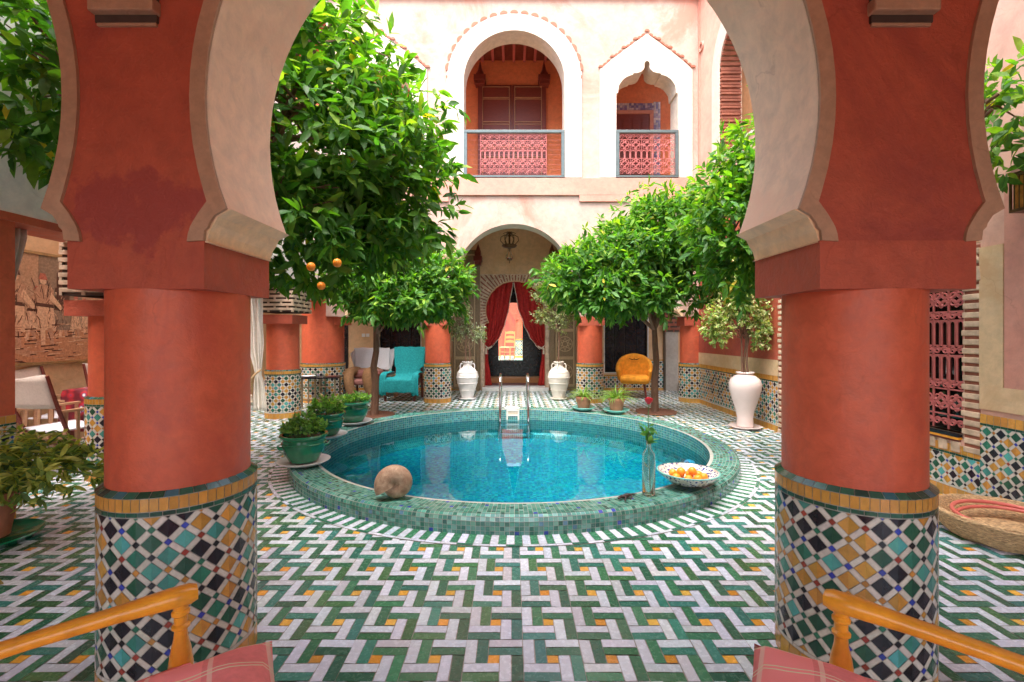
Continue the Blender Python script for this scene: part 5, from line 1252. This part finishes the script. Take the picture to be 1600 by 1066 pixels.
m.box(tx-.01,tx+.03,ty0-e,ty1+e,tz1,tz1+e,bv=.006); m.box(tx-.01,tx+.03,ty0-e,ty1+e,tz0-e,tz0,bv=.006); m.box(tx-.01,tx+.03,ty0-e,ty0,tz0,tz1); m.box(tx-.01,tx+.03,ty1,ty1+e,tz0,tz1); m.build('frame','tapestryframe',t)
# ================================================================ DINING CHAIRS AND TABLE AT LEFT
def director(label,loc,rz,slatside=True):
    t=thing('canvas_chair',label,'chair',loc,rz,'white canvas chairs round the dining table')
    for s_ in(-1,1):
        m=MB(); m.tube([(s_*.27,.24,.0),(s_*.27,.24,.62)],.016,6); m.tube([(s_*.27,-.24,.0),(s_*.27,-.22,.62)],.016,6)
        m.box(s_*.27-.02,s_*.27+.02,-.27,.27,.61,.635,bv=.004); m.box(s_*.27-.012,s_*.27+.012,-.24,.24,.22,.245)
        for y in(-.12,0,.12): m.box(s_*.27-.009,s_*.27+.009,y-.012,y+.012,.245,.61)
        m.build('side_frame','lwood',t,40)
        m=MB(); m.tube([(s_*.27,-.20,.40),(s_*.28,-.30,.68),(s_*.28,-.38,.97)],[.018,.018,.016],6); m.build('back_post','dwood',t,50)
    m=MB(); vs=[];fs=[]
    for j in range(7):
        z=.66+j*.05
        for i in range(11):
            x=-.28+.056*i; vs.append((x,-.31-(z-.66)*.27-.05*math.sin(PI*i/10),z+(.02*math.cos(PI*(i-5)/5)*-1 if j==6 else 0)))
    for j in range(6):
        for i in range(10): a=j*11+i; fs.append((a,a+1,a+12,a+11))
    m.add(vs,fs); solid(m.build('canvas_back','ctextile',t,180),.008)
    m=MB(); vs=[];fs=[]
    for j in range(7):
        for i in range(11): x=-.27+.054*i; vs.append((x,-.22+j*.075,.44-.025*math.sin(PI*i/10)))
    for j in range(6):
        for i in range(10): a=j*11+i; fs.append((a,a+1,a+12,a+11))
    m.add(vs,fs); solid(m.build('canvas_seat','wtextile',t,180),.015); return t
director('white canvas chair with slatted wooden side nearest the flat left pier',(-4.42,4.62,0),R(-12))
director('white canvas chair pushed against the wall under the tapestry at far left',(-5.15,5.25,0),R(-80))
director('white canvas chair partly hidden behind the slim gallery column',(-5.0,6.05,0),R(-100))
tb=thing('dining_table','small table under a glossy red flowered cloth left of the gallery column','table',(-4.45,5.45,0))
m=MB(); m.box(-.42,.42,-.42,.42,.70,.735,bv=.006); m.build('tabletop','dwood',tb)
for sx in(-1,1):
    for sy in(-1,1): m=MB(); m.box(sx*.37-.025,sx*.37+.025,sy*.37-.025,sy*.37+.025,0,.70); m.build('leg','dwood',tb)
m=MB(); vs=[];fs=[]; n=80
ring=[]
for i in range(n):
    a=2*PI*i/n; q=max(abs(math.cos(a)),abs(math.sin(a))); ring.append((math.cos(a)/q*.435,math.sin(a)/q*.435,a))
for (f,z,am) in((0,.745,0),(.95,.745,0),(1.0,.738,0),(1.02,.70,.004),(1.04,.55,.015),(1.06,.40,.025),(1.07,.30,.03)):
    for (x,y,a) in ring: k_=1+am*2*math.sin(a*12); vs.append((x*f*k_-4.45,y*f*k_+5.45,z))
for j in range(6):
    for i in range(n): fs.append((j*n+i,j*n+(i+1)%n,(j+1)*n+(i+1)%n,(j+1)*n+i))
m.add(vs,fs); o_=m.build('tablecloth','flowered',None,60); tag(o_,'glossy dark red flowered tablecloth draped over the dining table','tablecloth')
# ================================================================ LOUNGE CHAIRS AT THE BACK
def drape(path,wfn,cx=0,folds=3,amp=.012,n=24,phase=0,edge=.03):
    """cloth following a (y,z) path, with ragged hanging edges"""
    vs=[];fs=[];m_=len(path)
    for j,(y,z) in enumerate(path):
        a,b=wfn(j/(m_-1))
        for i in range(n+1):
            s_=i/n; x=a+(b-a)*s_; k_=amp*math.sin(s_*folds*2*PI+phase+j*.25)
            vs.append((x,y+k_*.6,z+k_*.6))
    for j in range(m_-1):
        for i in range(n): a=j*(n+1)+i; fs.append((a,a+1,a+n+2,a+n+1))
    return vs,fs
def smooth_path(pts,n=6):
    out=[]
    for i in range(len(pts)-1):
        p0=pts[max(i-1,0)];p1=pts[i];p2=pts[i+1];p3=pts[min(i+2,len(pts)-1)]
        for k_ in range(n):
            t=k_/n; out.append(tuple(.5*((2*p1[a])+(-p0[a]+p2[a])*t+(2*p0[a]-5*p1[a]+4*p2[a]-p3[a])*t*t+(-p0[a]+3*p1[a]-3*p2[a]+p3[a])*t**3) for a in(0,1)))
    out.append(pts[-1]); return out
def lounge_base(t):
    for s_ in(-1,1):
        m=MB(); m.box(s_*.30-.03,s_*.30+.03,-.34,.30,.50,.54,bv=.01); m.tube([(s_*.30,-.32,.0),(s_*.30,-.32,.52)],.024,8); m.tube([(s_*.30,.28,0),(s_*.28,.30,.5),(s_*.27,.40,1.02)],.024,8); m.build('side_frame','dwood',t,50)
    m=MB(); m.box(-.28,.28,-.36,.30,.30,.42,bv=.04); m.build('seat','mauve',t,60)
    m=MB(); m.add([(-.27,.26,.42),(.27,.26,.42),(.27,.38,1.0),(-.27,.38,1.0),(-.27,.32,.42),(.27,.32,.42),(.27,.44,1.0),(-.27,.44,1.0)],[(0,1,2,3),(7,6,5,4),(0,4,5,1),(3,2,6,7),(0,3,7,4),(1,5,6,2)]); m.build('backrest','mauve',t)
sheet_path=smooth_path([(.50,.55),(.46,.85),(.43,1.02),(.36,1.03),(.30,.90),(.26,.72),(.22,.58)])
tc_=thing('lounge_chair','lounge chair under a white sheet with a brown cloth over its seat','chair',(-3.08,9.80,0),R(3),'cloth covered lounge chairs at the back')
lounge_base(tc_)
m=MB(); vs,fs=drape(sheet_path,lambda f:(-.36-.03*math.sin(f*5),.36+.06*f),amp=.010,folds=2.5); m.add(vs,fs)
m.add([(-.40,.42,.98),(-.33,.38,1.03),(-.30,.30,.62),(-.36,.32,.60),(-.47,.38,.92)],[(0,1,2,3,4)])
vs,fs=drape(smooth_path([(.36,1.02),(.34,.86),(.33,.7),(.30,.5),(.28,.35),(.27,.22)]),lambda f:(.30,.52-.12*f if f<.45 else .47-.05*f),amp=.018,folds=1.5,n=10); m.add(vs,fs)
solid(m.build('white_sheet','wtextile',tc_,60),.01)
m=MB(); m.box(-.30,.30,-.16,.22,.42,.60,bv=.06); m.build('seat_cushion','mauve',tc_,60)
m=MB()
for x0,x1,k_ in((-.40,-.10,0),(-.02,.28,1)):
    m.tube([(x0*.4+x1*.6,.10,.56),(x0*.5+x1*.5,-.12,.57),(x0*.6+x1*.4-.01,-.30,.55),((x0+x1)/2-.03,-.40,.46),((x0+x1)/2+.0,-.42,.28),((x0+x1)/2+.07,-.43,.10)],[.09,.10,.105,.105,.095,.09],14)
m.box(-.30,.26,-.05,.18,.50,.62,bv=.05)
m.build('brown_cloth','brown',tc_,70)
tq=thing('lounge_chair','lounge chair completely covered by a turquoise towel beside the column','chair',(-2.25,9.62,0),R(-4),'cloth covered lounge chairs at the back')
lounge_base(tq)
tp_=smooth_path([(.50,.50),(.47,.85),(.44,1.04),(.37,1.05),(.30,.88),(.24,.62),(.18,.47),(0,.45),(-.25,.46),(-.38,.44),(-.41,.34),(-.42,.18)])
def wq(f):
    if f<.45: return(-.29-.05*math.sin(f*7),.33+.02*math.sin(f*6))
    if f<.6: return(-.26,.27)
    k_=(f-.6)/.4; return(-.30-.10*k_,.30+.04*k_)
m=MB(); vs,fs=drape(tp_,wq,amp=.010,folds=3.2,n=36); m.add(vs,fs)
for s_ in(-1,1):
    vs,fs=drape(smooth_path([(.10,.55),(-.05,.56),(-.25,.56),(-.36,.52),(-.40,.35),(-.40,.12)]),lambda f,s_=s_:tuple(sorted((s_*.26,s_*(.36+.05*f)))),amp=.016,folds=1.5,n=10,phase=s_); m.add(vs,fs)
solid(m.build('turquoise_towel','turq',tq,60),.01)
# mustard chair
t=thing('mustard_chair','mustard upholstered tub chair under the dark window behind the pots','chair',(2.62,9.95,0),R(-14))
m=MB(); vs=[];fs=[];NA=26;NR=9
for i in range(NA+1):
    a=R(-28)+R(236)*i/NA
    for j in range(NR+1):
        f=j/NR; ztop=.58+.34*max(0,math.sin((a+R(0)) if 0<a<PI else 0))**.7
        z=.36+(ztop-.36)*f; r=.29+.05*f+.012*abs(math.sin(a*3.5)); vs.append((r*math.cos(a)*1.02,r*math.sin(a)*.92,z))
for i in range(NA):
    for j in range(NR): a=i*(NR+1)+j; fs.append((a,a+1,a+NR+2,a+NR+1))
m.add(vs,fs); o_=solid(m.build('backrest','mustard',t,80),.075)
m=MB(); m.box(-.30,.30,-.34,.20,.30,.47,bv=.07); m.build('seat_cushion','mustard',t,70)
for sx,sy in((-.2,-.24),(.2,-.24),(-.2,.16),(.2,.16)): m=MB(); m.tube([(sx,sy,.32),(sx*1.2,sy*1.2,0)],[.025,.015],8); m.build('leg','dwood',t,50)
m=MB()
for s_ in(-1,1):
    m.tube([(0,.235,.80),(s_*.04,.22,.785),(s_*.08,.215,.80),(s_*.11,.19,.815)],[.006,.01,.008,.003],6)
m.tube([(0,.225,.82),(0,.215,.765)],[.008,.004],6); m.build('embroidery','darkframe',t,50)
# little tables
t=thing('side_table','small iron table with glasses in front of the broad corner pillar','table',(-3.62,8.75,0),R(8))
m=MB(); m.box(-.34,.34,-.24,.24,.52,.545,bv=.005); m.build('tabletop','darkframe',t)
for x in(-.29,-.06,.02,.29):
    for y in(-.2,.2):
        m=MB(); m.box(x-.013,x+.013,y-.013,y+.013,0,.52); m.build('leg','carved',t)
for z in(.12,.36):
    m=MB(); m.box(-.29,-.06,-.21,-.19,z,z+.02); m.box(.02,.29,-.21,-.19,z,z+.02); m.build('rail','carved',t)
for i,(x,y,h_,r) in enumerate(((-3.72,8.70,.11,.03),(-3.55,8.72,.09,.035))):
    m=MB(); m.lathe([(0,.002),(r*.8,0),(r,h_),(r-.004,h_),(r*.75,.006),(0,.006)],(0,0,0),20); o_=m.build('drinking_glass','glass',None,50,loc=(x,y,.547)); tag(o_,('taller' if i==0 else 'shorter')+' drinking glass on the small iron table','glass','drinking glasses on the iron table')
m=MB(); m.lathe([(0,.0),(.09,.0),(.13,.018),(.125,.02),(.085,.006),(0,.006)],n=28); tag(m.build('plate','plastic',smooth=50,loc=(-3.84,8.70,.547)),'white plate on the left end of the small iron table','plate')
m=MB(); m.box(-.10,.10,-.07,.07,0,.012,bv=.003); tag(m.build('ashtray','dwood',loc=(-3.40,8.72,.547)),'flat dark tray on the right end of the small iron table','tray')
t=thing('stool_table','low wooden stool table between the two covered lounge chairs','table',(-2.62,9.95,0))
m=MB(); m.box(-.14,.14,-.14,.14,.46,.50,bv=.006); m.build('tabletop','lwood',t)
for sx in(-1,1):
    for sy in(-1,1): m=MB(); m.box(sx*.11-.018,sx*.11+.018,sy*.11-.018,sy*.11+.018,0,.46); m.build('leg','lwood',t)
m=MB(); m.lathe([(0,.0),(.05,.0),(.055,.03),(.03,.06),(.03,.10),(0,.11)],n=20); tag(m.build('oil_lamp','teal',smooth=50,loc=(-2.62,9.90,.502)),'small glazed pot on the stool table between the lounge chairs','pot')
# ================================================================ LANTERNS
t=thing('hanging_lantern','wrought brass lantern hanging in the entry arch above the red curtains','lantern',at(796,362,10.0))
m=MB(); m.lathe([(0,0),(.05,-.01),(.055,-.05),(.02,-.06),(.02,-.42)],n=12)
for i in range(6):
    a=i*PI/3; pts=[(.03,-.10),(.10,-.07),(.185,-.12),(.195,-.20),(.13,-.27),(.105,-.30)]
    m.tube([(r*math.cos(a),r*math.sin(a),z) for r,z in pts],.009,5)
    pts=[(.02,-.05),(.09,-.02),(.14,-.05)]; m.tube([(r*math.cos(a),r*math.sin(a),z) for r,z in pts],.007,5)
m.lathe([(.02,-.27),(.16,-.29),(.17,-.31),(.13,-.34),(.06,-.36),(.02,-.36)],n=20); m.build('frame','brass',t,50)
m=MB(); m.lathe([(.035,-.36),(.04,-.44),(.075,-.52),(.085,-.58),(.05,-.60),(.02,-.60)],n=20); m.build('glass_shade','glass',t,50)
m=MB(); m.lathe([(.0,-.60),(.06,-.60),(.05,-.62),(.01,-.63),(.01,-.68),(0,-.69)],n=16); m.build('finial','brass',t,50)
t=thing('wall_lantern','dark metal lantern with amber glass at the right edge of the view','lantern',(3.56,3.19,2.20))
m=MB(); s_=.065
m.box(-s_,s_,-s_,s_,0,.02); m.box(-s_,s_,-s_,s_,.25,.27)
for x in(-s_,s_-.012):
    for y in(-s_,s_-.012): m.box(x,x+.012,y,y+.012,.02,.25)
for i in(-1,0,1):
    m.box(i*.03-.003,i*.03+.003,-s_,-s_+.004,.02,.25); m.box(-s_,-s_+.004,i*.03-.003,i*.03+.003,.02,.25)
m.add([(-.08,-.08,.27),(.08,-.08,.27),(.08,.08,.27),(-.08,.08,.27),(0,0,.36)],[(0,1,4),(1,2,4),(2,3,4),(3,0,4),(3,2,1,0)]); m.tube([(0,0,.35),(0,0,.42),(.09,0,.42)],.007,6); m.build('cage','brass',t)
m=MB(); m.box(-.05,.05,-.05,.05,.022,.248); m.build('amber_pane',plain('amber_glass',(.55,.22,.05),.15,0,.3,20),t)
m=MB(); m.box(.06,.09,-.04,.04,.36,.50); m.build('bracket','brass',t)
